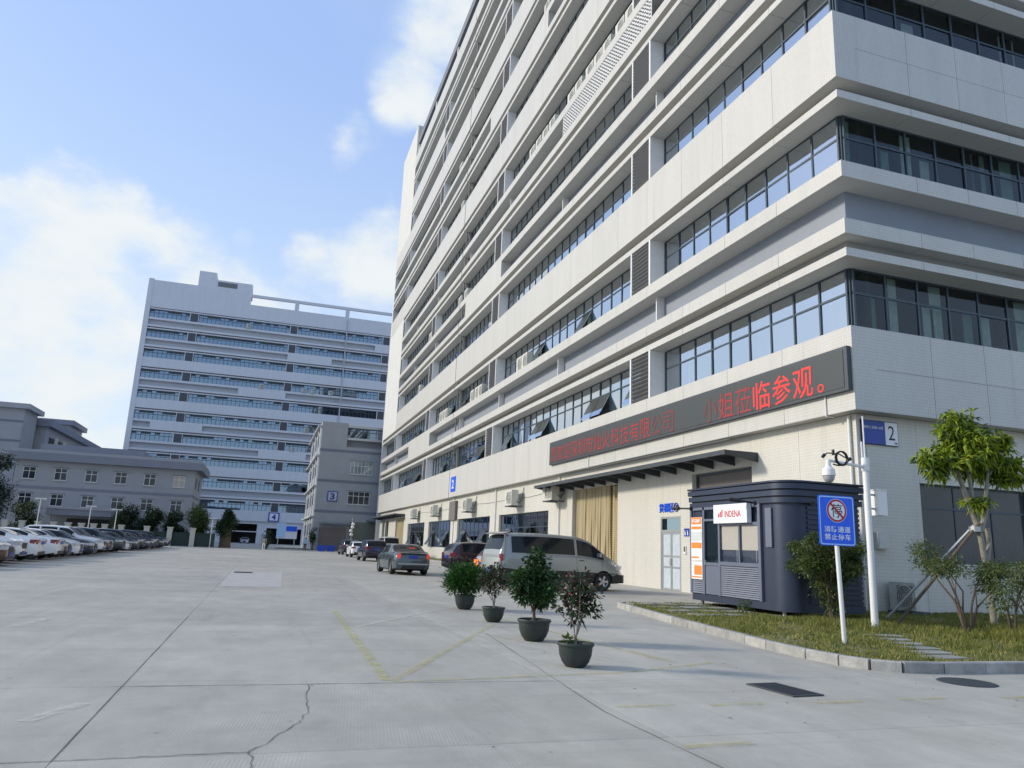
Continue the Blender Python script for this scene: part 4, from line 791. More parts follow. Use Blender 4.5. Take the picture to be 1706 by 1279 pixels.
# ------------------------------------------------------------------ no-parking sign, camera pole
sg = empty('no_parking_sign', (9.53, 10.77, .1), R(0), 'blue no-parking sign for the fire lane on a white post in the grass', 'sign')
MB().cyl((0, 0, 0), (-.06, 0, 1.72), .038, n=12).build('post', 'white', sg, smooth=True)
pn = empty('panel_mount', parent=None); bpy.data.objects.remove(pn)
def rr2(w_, h_, r, n=6):
    p = []
    for sx_, sy_, a0 in ((1, 1, 0), (-1, 1, 90), (-1, -1, 180), (1, -1, 270)):
        for i in range(n+1): t = R(a0+90*i/n); p.append((sx_*(w_/2-r)+r*math.cos(t), sy_*(h_/2-r)+r*math.sin(t)))
    return p
SM = Matrix.Translation((-.07, -.05, 2.06)) @ Matrix.Rotation(R(-4), 4, 'Z') @ Matrix(((1, 0, 0), (0, 0, -1), (0, 1, 0))).to_4x4()
def flat(pts, z0, z1, m_, name, par, mw): o = MB().poly(pts, z0, z1).build(name, m_, par); o.matrix_basis = mw; return o
flat(rr2(.72, .86, .05), -.012, 0, 'blue_sign', 'panel', sg, SM)
ring = MB(); a_, b_ = rr2(.69, .83, .045), rr2(.655, .795, .035); nn = len(a_); ring.add([(*p, .002) for p in a_]+[(*p, .002) for p in b_], [(i, (i+1) % nn, nn+(i+1) % nn, nn+i) for i in range(nn)]); o = ring.build('border', 'sign_rim', sg); o.matrix_basis = SM
circ = lambda r, cx=0, cy=.17, n=40: [(cx+r*math.cos(2*math.pi*i/n), cy+r*math.sin(2*math.pi*i/n)) for i in range(n)]
flat(circ(.205), .001, .003, 'sign_rim', 'disc_rim', sg, SM); flat(circ(.195), .0031, .005, 'sign_red', 'disc_ring', sg, SM); flat(circ(.16), .0051, .007, 'sign_white', 'disc', sg, SM)
t_ = fit(text('停', .3, 'ink', 'character', sg, .001, .0, mw=SM @ Matrix.Translation((0, .17, .0085))), .22, .24)
bar = MB().box(-.175, .175, -.018, .018, .0105, .012).build('slash', 'sign_red', sg); bar.matrix_basis = SM @ Matrix.Translation((0, .17, 0)) @ Matrix.Rotation(R(-45), 4, 'Z')
for i, (tx, y) in enumerate((('消防通道', -.15), ('禁止停车', -.28))): fit(text(tx, .12, 'sign_white', 'letters', sg, .001, .0015, space=1.15, mw=SM @ Matrix.Translation((0, y, .002))), .52, .105)
cpz = empty('camera_pole', (12.4, 13.1, .1), 0, 'white pole with a side arm carrying a dome camera at the building corner', 'pole')
MB().cyl((0, 0, 0), (0, 0, .03), .13, n=12).cyl((0, 0, .03), (0, 0, 3.45), .075, .062, 14).build('post', 'white', cpz, smooth=True)
MB().cyl((0, 0, 3.33), (0, 0, 3.62), .085, n=12).cyl((-.085, 0, 3.42), (-.95, .05, 3.50), .035, .03, 8).build('arm', 'white', cpz, smooth=True)
MB().cyl((-.02, -.02, 3.62), (0, 0, 4.55), .016, n=6).build('antenna', 'white', cpz)
dc = empty('dome_camera', (11.45, 13.15, 3.6), 0, 'white dome camera hanging from the end of the pole arm', 'camera')
MB().lathe([(.001, 0), (.05, 0), (.06, -.13), (.13, -.20), (.14, -.33), (.125, -.335)], n=20).build('housing', 'white', dc, smooth=True)
MB().lathe([(.12, -.335), (.115, -.40), (.08, -.46), (.03, -.485), (.001, -.49)], n=20).build('dome', [mat('smoked_dome', (.35, .36, .37), .1, .3, 20, coat=1)], dc, smooth=True)
mc = MB(); mc.tube([(-.1, 0, .10), (.0, 0, .16), (.3, 0, .16), (.55, 0, .06)], .014, 5).cyl((-.14, 0, .06), (-.08, 0, .12), .035).cyl((.52, 0, .04), (.6, 0, .08), .04).cyl((.13, -.02, .12), (.13, -.02, .24), .03)
for k in range(2): mc.tube([(.30+.15*math.cos(t)+.02*k, -.05-.02*k, .06+.15*math.sin(t)) for t in [2*math.pi*i/14 for i in range(15)]], .016, 5)
mc.tube([(.1, -.04, -.08), (.2, -.05, -.1), (.35, -.05, -.09), (.48, 0, -.06), (.45, 0, 0)], .018, 5); mc.build('cable_coil', 'ink', dc)
bxm = empty('junction_box', (12.72, 13.1, 2.6), 0, 'white junction box clamped to the camera pole', 'box')
MB().box(-.13, .10, -.12, .1, -.12, .42).box(-.145, .115, -.135, .115, .42, .44).build('casing', 'white', bxm); MB().box(-.26, -.13, -.02, .02, .3, .34).box(-.26, -.13, -.02, .02, 0, .04).build('clamp', 'steel', bxm)
c2 = empty('security_camera', (19.3, 13.9, 4.0), 0, 'second camera arm half out of the picture at the right edge', 'camera')
MB().cyl((-1.2, 0, 0), (1.6, 0, .0), .035).build('arm', 'white', c2); MB().cyl((-1.3, 0, .03), (-1.05, 0, .16), .07).cyl((-.9, 0, .03), (-.7, .0, .18), .06).build('camera_housing', 'white', c2); MB().tube([(-1.1, 0, .15), (-.9, 0, .3), (-.75, 0, .1), (-.8, 0, -.15)], .02, 5).build('cable', 'ink', c2); MB().cyl((1.6, 0, -3.9), (1.6, 0, .2), .07).build('post', 'white', c2)

# ------------------------------------------------------------------ foliage
def leaf_cloud(cent, nrm_out, n_, ln, wd, droop=.2, whorl=0):
    """cent: (n,3) leaf bases; nrm_out: (n,3) pointing directions"""
    n = len(cent); d = nrm_out/np.linalg.norm(nrm_out, axis=1)[:, None]; d = d+rng.normal(0, .35, (n, 3)); d /= np.linalg.norm(d, axis=1)[:, None]
    s = np.cross(d, rng.normal(0, 1, (n, 3))+np.array([0, 0, 1.2])); s /= np.linalg.norm(s, axis=1)[:, None]+1e-9; up = np.cross(s, d)
    L = (ln*rng.uniform(.6, 1.25, n))[:, None]; W = (wd*rng.uniform(.7, 1.2, n))[:, None]; dz = np.array([0, 0, -1.])*droop
    a = cent; m1 = cent+d*L*.45+s*W*.5-up*W*.12; m2 = cent+d*L*.45-s*W*.5-up*W*.12; t = cent+d*L+dz*L; k = cent+d*L*.5+up*W*.08
    V = np.stack([a, m1, t, m2, k], 1).reshape(-1, 3); i = np.arange(n)*5; F_ = np.stack([np.stack([i, i+1, i+4], 1), np.stack([i+1, i+2, i+4], 1), np.stack([i+2, i+3, i+4], 1), np.stack([i+3, i, i+4], 1)], 1).reshape(-1, 3)
    return V, F_
def tri_mesh(name, V, F_, mats, fm=None):
    me = bpy.data.meshes.new(name); me.vertices.add(len(V)); me.vertices.foreach_set('co', V.ravel()); me.loops.add(len(F_)*3); me.loops.foreach_set('vertex_index', F_.ravel().astype(np.int32)); me.polygons.add(len(F_)); me.polygons.foreach_set('loop_start', np.arange(0, len(F_)*3, 3, dtype=np.int32)); me.polygons.foreach_set('loop_total', np.full(len(F_), 3, np.int32))
    for m in mats: me.materials.append(M[m])
    if fm is not None: me.polygons.foreach_set('material_index', fm.astype(np.int32))
    me.update(); me.validate(); return me
def crown(name, parent, blobs, n, ln, wd, mats, p2=.35, shell=.55, droop=.25, up=.4, kind=None, tuft=1):
    tot = sum(b[3]**2 for b in blobs); VV = []; FF = []; MM = []; off = 0
    for x, y, z, r, *sq in blobs:
        q = sq[0] if sq else .8; k = max(3, int(n*r*r/tot)); kk = max(1, k//tuft); d = rng.normal(0, 1, (kk, 3)); d /= np.linalg.norm(d, axis=1)[:, None]; rr = r*(shell+(1-shell)*rng.random(kk))*(1+.18*rng.normal(0, 1, kk))
        c = np.array([x, y, z])+d*rr[:, None]*np.array([1, 1, q]); 
        if tuft > 1: c = np.repeat(c, tuft, 0)+rng.normal(0, .012, (kk*tuft, 3)); d = np.repeat(d, tuft, 0)*.35+rng.normal(0, 1, (kk*tuft, 3))
        V, F_ = leaf_cloud(c, d+np.array([0, 0, up]), len(c), ln, wd, droop); VV.append(V); FF.append(F_+off); off += len(V); m_ = rng.random(len(c)) < p2; MM.append(np.repeat(m_, 4))
    me = tri_mesh(name, np.concatenate(VV), np.concatenate(FF), mats, np.concatenate(MM)); o = bpy.data.objects.new(name, me); C.objects.link(o); o.parent = parent
    if kind: o['kind'] = kind
    return o
def limbs(name, parent, paths, m_, n=8):
    mb = MB()
    for pts, r0, r1 in paths:
        k = len(pts)-1
        for i in range(k): mb.cyl(pts[i], pts[i+1], r0+(r1-r0)*i/k, r0+(r1-r0)*(i+1)/k, n, cap=(i == k-1 or i == 0))
    return mb.build(name, m_, parent, smooth=True, ang=60)
def potted(loc, pr, ph, hgt, kind, label):
    t = empty('potted_plant', (*loc, 0), random.uniform(0, 6), label, 'potted plant', 'potted plants in a row on the concrete')
    MB().lathe([(.001, .01), (pr*.50, 0), (pr*.58, .012), (pr*.76, ph*.22), (pr*.90, ph*.5), (pr*.95, ph*.86), (pr*1.02, ph*.87), (pr*1.04, ph*.95), (pr*1.0, ph), (pr*.93, ph), (pr*.92, ph*.85)], n=28).build('pot', 'pot', t, smooth=True, ang=30)
    MB().lathe([(pr*.92, ph*.84), (pr*.5, ph*.88), (.001, ph*.86)], n=20).build('soil', 'soil', t, smooth=True)
    if pr > .2: st_ = MB(); [st_.lathe([(.001, .02), (.02, .012), (.001, 0)], (pr*.7*math.cos(a), pr*.7*math.sin(a), ph*.87), 6) for a in np.linspace(0, 6, 9)]; st_.build('pebble', 'paver', t)['kind'] = 'stuff'
    H = hgt; P_ = []; 
    if kind == 'round':
        for i in range(7): a = i*.9; P_.append(([(0.02*math.cos(a), .02*math.sin(a), ph*.8), (.10*math.cos(a), .10*math.sin(a), ph+.25), (.3*math.cos(a), .3*math.sin(a), H*.75)], .014, .004))
        limbs('stem', t, P_, 'bark_d', 5); bl = [(0, 0, H*.62, .50, .72), (.2, .05, H*.70, .36), (-.22, .1, H*.68, .36), (0, -.24, H*.6, .36), (.05, .24, H*.66, .36), (-.1, -.05, H*.76, .32), (.2, -.15, H*.52, .3), (-.2, -.1, H*.5, .3)]
        crown('foliage', t, bl, 9000, .08, .028, ['potleaf_b', 'potleaf'], .35, .35, .15, .5)
    elif kind == 'tall':
        P_ = [([(0, 0, ph*.8), (.02, 0, ph+.2), (.05, .02, H*.5), (.0, .0, H*.85)], .03, .008), ([(.02, 0, ph+.12), (.18, .05, H*.5), (.30, .1, H*.68)], .016, .005), ([(0, 0, ph+.15), (-.16, -.1, H*.5), (-.3, -.1, H*.66)], .016, .005), ([(.02, 0, ph+.2), (.05, -.15, H*.55), (.1, -.25, H*.7)], .014, .005)]
        limbs('stem', t, P_, 'bark_d', 6); bl = [(0, 0, H*.80, .22, 1.1), (.05, 0, H*.62, .30, 1), (.30, .08, H*.66, .2), (-.28, -.08, H*.64, .22), (.1, -.22, H*.6, .22), (-.08, .2, H*.52, .22), (-.12, -.05, H*.42, .16), (.22, .05, H*.5, .18), (0, 0, H*.92, .12, 1.2)]
        crown('foliage', t, bl, 3600, .088, .045, ['potleaf', 'bushleaf'], .08, .3, .22, .3)
    else:
        P_ = [([(0, 0, ph*.8), (.01, .02, ph+.12), (.10, .02, H*.55), (.2, .05, H*.8)], .014, .004), ([(0, 0, ph*.85), (-.03, 0, ph+.2), (-.12, .05, H*.6), (-.1, .06, H*.88)], .013, .004), ([(0, 0, ph+.05), (.03, -.06, H*.5), (.04, -.1, H*.9)], .012, .004), ([(-.02, 0, ph+.18), (-.18, -.04, H*.5), (-.28, -.08, H*.58)], .008, .003), ([(.02, 0, ph+.1), (.08, .1, H*.45), (.16, .16, H*.72)], .01, .004)]
        limbs('stem', t, P_, 'bark', 6); s_ = H/1.2; bl = [(.16, .04, H*.74, .2*s_), (-.10, .05, H*.80, .2*s_), (.04, -.1, H*.86, .17*s_), (.12, .12, H*.62, .17*s_), (-.05, -.04, H*.6, .17*s_), (-.27, -.08, H*.57, .08), (0, .05, H*.48, .12), (.22, 0, H*.56, .12), (0, .1, H*.7, .2*s_)]
        crown('foliage', t, bl, 950 if kind == 'red' else 900, .078, .038, ['redleaf', 'potleaf'], .42, .2, .25, .3)
        if kind == 'red': MB().lathe([(.001, .03), (.025, .015), (.001, 0)], (-.1, -.12, H*.72), 8).lathe([(.001, .02), (.016, .01), (.001, 0)], (-.14, -.05, H*.9), 8).build('flower', 'flower', t)
        if kind == 'red': crown('ground_plant', t, [(-.1, -.06, ph+.03, .07)], 40, .10, .03, ['leaf2', 'bushleaf'], .3, .1, .2, .8)
    return t
random.seed(3)
pl4 = potted((4.0, 9.35), .235, .30, 1.24, 'red', 'potted reddish shrub nearest the camera, a small weed at its foot')
potted((4.37, 11.95), .27, .34, 1.46, 'tall', 'tallest potted shrub, dark green and bushy, second from the camera')
potted((4.57, 14.9), .23, .29, 1.2, 'thin', 'thin dark-red potted shrub between the round bush and the tall shrub')
potted((4.72, 17.75), .25, .33, 1.12, 'round', 'round bright green potted bush farthest from the camera')
potted((11.0, 8.1), .3, .3, .45, 'thin', 'black pot cut off by the right edge of the photo beside the kerb')
pl4.rotation_euler.z = R(-18)

tr = empty('street_tree', (16.45, 13.72, .1), 0, 'young staked tree with fresh yellow-green crown in the right lawn', 'tree')
limbs('trunk', tr, [([(0, 0, 0), (.02, 0, .8), (-.08, .02, 1.6), (-.2, 0, 2.35)], .08, .06), ([(-.2, 0, 2.3), (-.45, .0, 2.9), (-.62, .05, 3.5), (-.7, 0, 4.1)], .075, .035), ([(-.28, 0, 2.5), (-.38, -.05, 3.2), (-.45, 0, 4.3)], .06, .03), ([(-.15, 0, 2.2), (.1, .05, 2.6), (.22, .05, 3.2), (.3, 0, 3.9)], .07, .035), ([(-.05, .0, 1.4), (.16, .05, 2.0), (.12, .05, 2.3)], .06, .05), ([(.3, 0, 3.6), (.7, .1, 3.9)], .03, .02), ([(-.6, 0, 3.5), (-1.1, -.1, 3.8), (-1.5, 0, 3.9)], .03, .015)], 'bark', 10)
crown('crown', tr, [(-.55, 0, 4.35, .6, .8), (-1.15, .1, 3.95, .42, .6), (-.3, .2, 4.8, .42, .7), (-.25, -.2, 4.2, .5), (.25, 0, 4.2, .55, .7), (.75, .1, 3.95, .5, .55), (-1.65, 0, 3.82, .28, .5), (-.8, -.3, 3.85, .4, .5), (.35, .3, 3.75, .42, .6), (1.15, 0, 3.85, .32, .5), (-.5, 0, 4.95, .26), (.55, -.2, 4.4, .35, .6), (-1.2, .1, 3.6, .35, .5), (.85, .1, 3.55, .42, .5), (-.2, .2, 3.7, .35, .5), (1.35, .1, 3.6, .3, .5), (-.75, .1, 4.6, .4, .7), (.1, .1, 4.6, .38, .7)], 5600, .235, .068, ['leaf', 'leaf2'], .3, .25, .35, .25, tuft=7)
crown('lower_tuft', tr, [(-.25, -.1, 2.85, .3, .55)], 190, .22, .065, ['leaf', 'leaf2'], .3, .2, .45, .2, tuft=7)
pr_ = wempty('tree_prop', (14.9, 15.0, .1), label='two grey poles propping the young tree, tied to its trunk', cat='tree prop')
MB().cyl((14.9, 15.4, .1), (16.2, 13.8, 2.45), .035).build('pole', 'steel', pr_); MB().cyl((14.0, 14.15, .1), (16.2, 13.65, 2.5), .035).build('pole', 'bark_d', pr_); MB().cyl((16.13, 13.72, 2.3), (16.13, 13.72, 2.42), .13).build('tie', 'steel', pr_)
def shrub(loc, rad, h, label, group='shrubs in the lawn', leafn=900, seed=1, trunks=4, low=.4, mats=('bushleaf', 'leaf2'), ln=.06):
    random.seed(seed); t = empty('shrub', (*loc, .1), 0, label, 'shrub', group); P_ = []; bl = []
    for i in range(trunks):
        a = 2*math.pi*i/trunks+random.uniform(-.4, .4); r = rad*random.uniform(.4, .9); top = h*random.uniform(.7, .95)
        P_.append(([(.05*math.cos(a), .05*math.sin(a), 0), (r*.25*math.cos(a), r*.25*math.sin(a), top*.4), (r*.6*math.cos(a+.2), r*.6*math.sin(a+.2), top*.7), (r*math.cos(a), r*math.sin(a), top)], .028, .008)); P_.append(([(r*.25*math.cos(a), r*.25*math.sin(a), top*.4), (r*.5*math.cos(a-.6), r*.5*math.sin(a-.6), top*.75)], .014, .005))
        for _ in range(3): bl.append((r*math.cos(a)+random.uniform(-.25, .25)*rad, r*math.sin(a)+random.uniform(-.25, .25)*rad, max(h*low, top+random.uniform(-.25, .12)*h), rad*random.uniform(.2, .38), .6))
    limbs('stem', t, P_, 'bark_d', 6); crown('foliage', t, bl, int(leafn*2.2), ln*1.1, ln*.5, list(mats), .4, .2, .3, .2); return t
shrub((14.3, 12.55), 1.2, 1.75, 'wide open shrub with bare forked stems in front of the tree prop', leafn=1900, seed=4, trunks=5, low=.75)
shrub((15.4, 12.4), .85, 1.6, 'loose shrub with bare stems right in front of the tree trunk', leafn=1100, seed=9, trunks=4, low=.6)
shrub((13.6, 10.45), .9, 1.3, 'low shrub cut by the right edge of the photo', leafn=900, seed=12, trunks=4, low=.3)
shrub((15.9, 11.2), .9, 1.75, 'tall thin shrub at the right edge behind the low one', leafn=900, seed=15, trunks=4, low=.5)
bsh = shrub((12.5, 14.45), .75, 1.9, 'dense upright bush between the kiosk and the blue sign', leafn=3400, seed=21, trunks=6, low=.25, ln=.06)
crown('foliage', bsh, [(-.35, .05, 1.45, .5, .75), (.1, 0, 1.6, .42, .7), (.35, 0, 1.2, .4, .8), (-.1, .1, .95, .38, 1), (.0, 0, .5, .3, 1.2), (-.6, 0, 1.25, .3, .8), (.6, .1, 1.4, .3, .7)], 6500, .075, .036, ['bushleaf', 'leaf2'], .35, .2, .3, .2)
wd_ = empty('young_plant', (11.1, 15.75, .11), 0, 'small leafy weed at the kiosk foot', 'plant'); limbs('stem', wd_, [([(0, 0, 0), (.02, 0, .3)], .01, .005)], 'bark_d', 5); crown('foliage', wd_, [(0, 0, .3, .16, .7), (.1, 0, .22, .12), (-.12, 0, .2, .12)], 110, .11, .03, ['bushleaf', 'leaf2'], .4, .2, .5, .1)

def in_poly(x, y, P_):
    r = np.zeros(len(x), bool); n = len(P_)
    for i in range(n):
        x1, y1 = P_[i]; x2, y2 = P_[i-1]; c = ((y1 > y) != (y2 > y)) & (x < (x2-x1)*(y-y1)/((y2-y1) or 1e-9)+x1); r ^= c
    return r
def grass(name, poly, n, z, h, avoid=(), tall=()):
    P_ = np.array(poly); x = rng.uniform(P_[:, 0].min(), P_[:, 0].max(), n*3); y = rng.uniform(P_[:, 1].min(), P_[:, 1].max(), n*3); k = in_poly(x, y, poly)
    for a in avoid: k &= ~((np.hypot(x-a[0], y-a[1])) < a[2])
    x, y = x[k][:n], y[k][:n]; pt = np.sin(x*1.7+2)*np.sin(y*1.3)*.5+np.sin(x*4.1-y*3.3)*.25; keep = rng.random(len(x)) < (.72+.75*pt); x, y, pt = x[keep], y[keep], pt[keep]; m = len(x)
    hh = h*rng.uniform(.4, 1.3, m)*(1+.5*pt)
    for a in tall: hh *= 1+a[3]*np.exp(-((x-a[0])**2+(y-a[1])**2)/a[2]**2)
    th = rng.uniform(0, 6.28, m); w_ = .006+.008*rng.random(m); ln_ = hh*rng.uniform(.1, .8, m); t2 = rng.uniform(0, 6.28, m); zz = np.full(m, z)
    V = np.stack([np.stack([x-w_*np.cos(th), y-w_*np.sin(th), zz], 1), np.stack([x+w_*np.cos(th), y+w_*np.sin(th), zz], 1), np.stack([x+ln_*np.cos(t2), y+ln_*np.sin(t2), z+hh], 1)], 1).reshape(-1, 3)
    F_ = np.arange(m*3).reshape(-1, 3); me = tri_mesh(name, V, F_, ['grass', 'leaf2'], (rng.random(m) < .12)); o = bpy.data.objects.new(name, me); C.objects.link(o); return tag(o, 'patchy green and yellowish grass on the kerbed lawn' if z > .11 else 'thin grass strip along the long facade', 'grass', kind='stuff')
lawn_in = [(x+(.12 if 0 < i < 12 else 0), y+(.1 if i > 9 else 0)) for i, (x, y) in enumerate(isl[:14])]+[(24, 8.7), (24, 17.7), (16.5, 17.7), (16.5, 19.5), (12.2, 19.5)]
lawn_in = [p for p in lawn_in if p[0] < 30]
grass('grass', lawn_in, 120000, .112, .055, [(13.1, 17.4, 1.7)]+[(x, y, .3) for x, y in pavl]+[(10.8, y, .25) for y in (18.85, 17.83, 16.8, 15.8)], [(11.6, 13.9, 1.1, 2.2), (15.5, 12.0, 2.2, 2.2), (13, 10.0, 1.2, 1.2), (9.6, 10.8, .5, 1.2)])
grass('grass', [(15.4, 41.6), (16.5, 41.6), (16.5, 93.4), (15.4, 93.4)], 16000, .10, .14)

# ------------------------------------------------------------------ vehicles
def interp(keys, x):
    k = np.array(keys, float); return np.interp(x, k[:, 0], k[:, 1])
def smoothk(keys, x):
    k = np.array(keys, float); X, Y = k[:, 0], k[:, 1]; n = len(X); d = np.diff(Y)/np.diff(X); m = np.zeros(n); m[0] = d[0]; m[-1] = d[-1]
    for i in range(1, n-1): m[i] = 0 if d[i-1]*d[i] <= 0 else 2*d[i-1]*d[i]/(d[i-1]+d[i])
    i = np.clip(np.searchsorted(X, x)-1, 0, n-2); h = X[i+1]-X[i]; t = np.clip((x-X[i])/h, 0, 1)
    return (2*t**3-3*t**2+1)*Y[i]+(t**3-2*t**2+t)*h*m[i]+(-2*t**3+3*t**2)*Y[i+1]+(t**3-t**2)*h*m[i+1]
def car(name, sp, paintm, label=None, cat='car', group=None, glassm='carglass'):
    """x from tail (0) to nose (L); origin under the middle, nose towards local +X"""
    L, W, H = sp['L'], sp['W'], sp['H']; e = empty(name, label=label, cat=cat, group=group); wx = sp['wheels']; wr = sp['wr']
    xs = np.unique(np.round(np.concatenate([np.linspace(0, L, 49), [.02, .06, .12, L-.02, L-.06, L-.12]]+[[a, b] for a, b in sp['side']]+[[sp['ws'][0], sp['ws'][1], sp['rw'][0], sp['rw'][1]]]), 3))
    top = smoothk(sp['top'], xs); belt = smoothk(sp['belt'], xs); pw = smoothk(sp['plan'], xs)*W/2; zb = interp(sp['bot'], xs)
    gmax = H-sp['belt_mid']; rows = []
    for i, x in enumerate(xs):
        t, b, wv, z0 = top[i], min(belt[i], top[i]-.01), pw[i], zb[i]; gg = max(0, min(1, (t-b)/gmax)); tw = wv*(.90-sp.get('tumble', .13)*gg); hh = t-b
        rows.append([(0, z0), (wv*.86, z0), (wv*.97, z0+.07), (wv*1.0, z0+(b-z0)*.45), (wv*.995, z0+(b-z0)*.62), (wv*.985, b-.05*(b-z0)), (wv*.965, b), (wv*.955+(tw-wv*.955)*.12, b+hh*.10), (tw+(wv*.955-tw)*.12, b+hh*.84), (tw, b+hh*.93), (tw*.86, t-.012), (tw*.5, t), (0, t+.006)])
    nr = len(rows[0]); V = []
    for i, x in enumerate(xs):
        for y, z in rows[i]: V.append((x-L/2, y, z))
        for y, z in rows[i][1:-1]: V.append((x-L/2, -y, z))
    st = nr+nr-2
    def vi(i, j, side): return i*st+j if side > 0 or j in (0, nr-1) else i*st+nr+(j-1)
    F_ = []; 
    for i in range(len(xs)-1):
        for j in range(nr-1):
            F_.append((vi(i, j, 1), vi(i+1, j, 1), vi(i+1, j+1, 1), vi(i, j+1, 1))); F_.append((vi(i, j, -1), vi(i, j+1, -1), vi(i+1, j+1, -1), vi(i+1, j, -1)))
    for i, rev in ((0, 1), (len(xs)-1, 0)):
        for j in range(1, nr-1):
            for s in (1, -1):
                pass
        loop = [vi(i, j, 1) for j in range(nr)]+[vi(i, j, -1) for j in range(nr-2, 0, -1)]; F_.append(tuple(loop if rev else loop[::-1]))
    mb = MB(); mb.add(V, F_); me = mb.mesh('body', [paintm, 'trim']); 
    bm = bmesh.new(); bm.from_mesh(me); bmesh.ops.recalc_face_normals(bm, faces=bm.faces)
    zl = sp.get('clad', .0)
    for f in bm.faces:
        c = f.calc_center_median()
        if c.z < zl or f.normal.z < -.7: f.material_index = 1
    bm.to_mesh(me); bm.free(); body = bpy.data.objects.new('body', me); C.objects.link(body)
    cut = MB()
    for x in wx:
        for s in (1, -1): cut.cyl((x-L/2, s*(W/2-.24), wr), (x-L/2, s*(W/2+.3), wr), wr+.055, n=26)
    cm = cut.mesh('cut', ['trim', 'trim']); bmc = bmesh.new(); bmc.from_mesh(cm); bmesh.ops.recalc_face_normals(bmc, faces=bmc.faces); bmc.to_mesh(cm); bmc.free()
    for p in cm.polygons: p.material_index = 1
    co = bpy.data.objects.new('cut', cm); C.objects.link(co); md = body.modifiers.new('b', 'BOOLEAN'); md.operation = 'DIFFERENCE'; md.object = co; md.solver = 'EXACT'
    bpy.context.view_layer.update(); me2 = bpy.data.meshes.new_from_object(body.evaluated_get(bpy.context.evaluated_depsgraph_get())); body.modifiers.clear(); body.data = me2; me2.name = 'body'; bpy.data.objects.remove(co); sm(me2, 38); body.parent = e
    # glazing: panels of the same surface, 5 mm proud
    def panel(nm, x0, x1, j0, j1, sides, m_=glassm, off=.006):
        ii = [i for i, x in enumerate(xs) if x0-1e-4 <= x <= x1+1e-4]; 
        for s in sides:
            vv = []; ff = []
            for i in ii:
                for j in range(j0, j1+1): y, z = rows[i][j]; vv.append((xs[i]-L/2, (abs(y)+off*.9)*(s or 1) if y else 0, z+(off if j0 > 8 else off*.3)))
            n = j1-j0+1
            for a in range(len(ii)-1):
                for b in range(n-1): q = (a*n+b, (a+1)*n+b, (a+1)*n+b+1, a*n+b+1); ff.append(q if s > 0 else q[::-1])
            if s == 0: pass
            MB().add(vv, ff).build(nm, m_, e, smooth=True, ang=60)
    for k, (a, b) in enumerate(sp['side']): panel('side_window', a, b, 7, 8, (1, -1))
    def slope(nm, a, b):   # full width glass across the sloping part
        ii = [i for i, x in enumerate(xs) if a-1e-4 <= x <= b+1e-4]; vv = []; ff = []; js = [9, 10, 11, 12]
        for i in ii:
            full = [(rows[i][j][0]*.97, rows[i][j][1]) for j in js]; full = [(-y, z) for y, z in full]+[(y, z) for y, z in full[-2::-1]]
            for y, z in full: vv.append((xs[i]-L/2+(.006 if a > L/2 else -.006), y, z+.008))
        n = 7
        for p in range(len(ii)-1):
            for q in range(n-1): ff.append((p*n+q, p*n+q+1, (p+1)*n+q+1, (p+1)*n+q))
        MB().add(vv, ff).build(nm, glassm, e, smooth=True, ang=60)
    slope('windscreen', *sp['ws']); slope('rear_window', *sp['rw'])
    for x in wx:
        for s in (1, -1):
            w_ = MB(); prof = [(wr*.62, -.14), (wr*.93, -.14), (wr, -.06), (wr, .06), (wr*.93, .1), (wr*.66, .1), (wr*.62, .08)]
            w_.lathe(prof, n=26); w_.v = [(p[0], p[2]*s, p[1]) for p in w_.v]; wh = w_.build('wheel', 'tyre', e, smooth=True, loc=(x-L/2, s*(W/2-.12), wr))
            rm = MB(); rm.lathe([(wr*.64, .075), (wr*.58, .05), (wr*.56, .0)], n=24)
            rm.lathe([(.001, .07), (wr*.16, .065), (wr*.16, .0)], n=12)
            for q in range(5):
                t = 2*math.pi*q/5; c_, s__ = math.cos(t), math.sin(t); pw_ = .035; a0 = (wr*.12*c_, wr*.12*s__); a1 = (wr*.6*c_, wr*.6*s__); nx, ny = -s__*pw_, c_*pw_
                rm.add([(a0[0]-nx, a0[1]-ny, .03), (a1[0]-nx*1.3, a1[1]-ny*1.3, .03), (a1[0]+nx*1.3, a1[1]+ny*1.3, .03), (a0[0]+nx, a0[1]+ny, .03), (a0[0]-nx, a0[1]-ny, .065), (a1[0]-nx*1.3, a1[1]-ny*1.3, .07), (a1[0]+nx*1.3, a1[1]+ny*1.3, .07), (a0[0]+nx, a0[1]+ny, .065)], BOXF)
            rm.v = [(p[0], p[2]*s, p[1]) for p in rm.v]; ro = rm.build('rim', 'rim', wh)
            dk = MB().lathe([(.001, .005), (wr*.6, .005), (wr*.6, -.05)], n=20); dk.v = [(p[0], p[2]*s, p[1]) for p in dk.v]; dk.build('brake_disc', 'trim', wh)
    # lamps, grille, bumper, plate, mirrors follow the ends of the body
    def wid(x): return float(smoothk(sp['plan'], np.array([x]))[0])*W/2
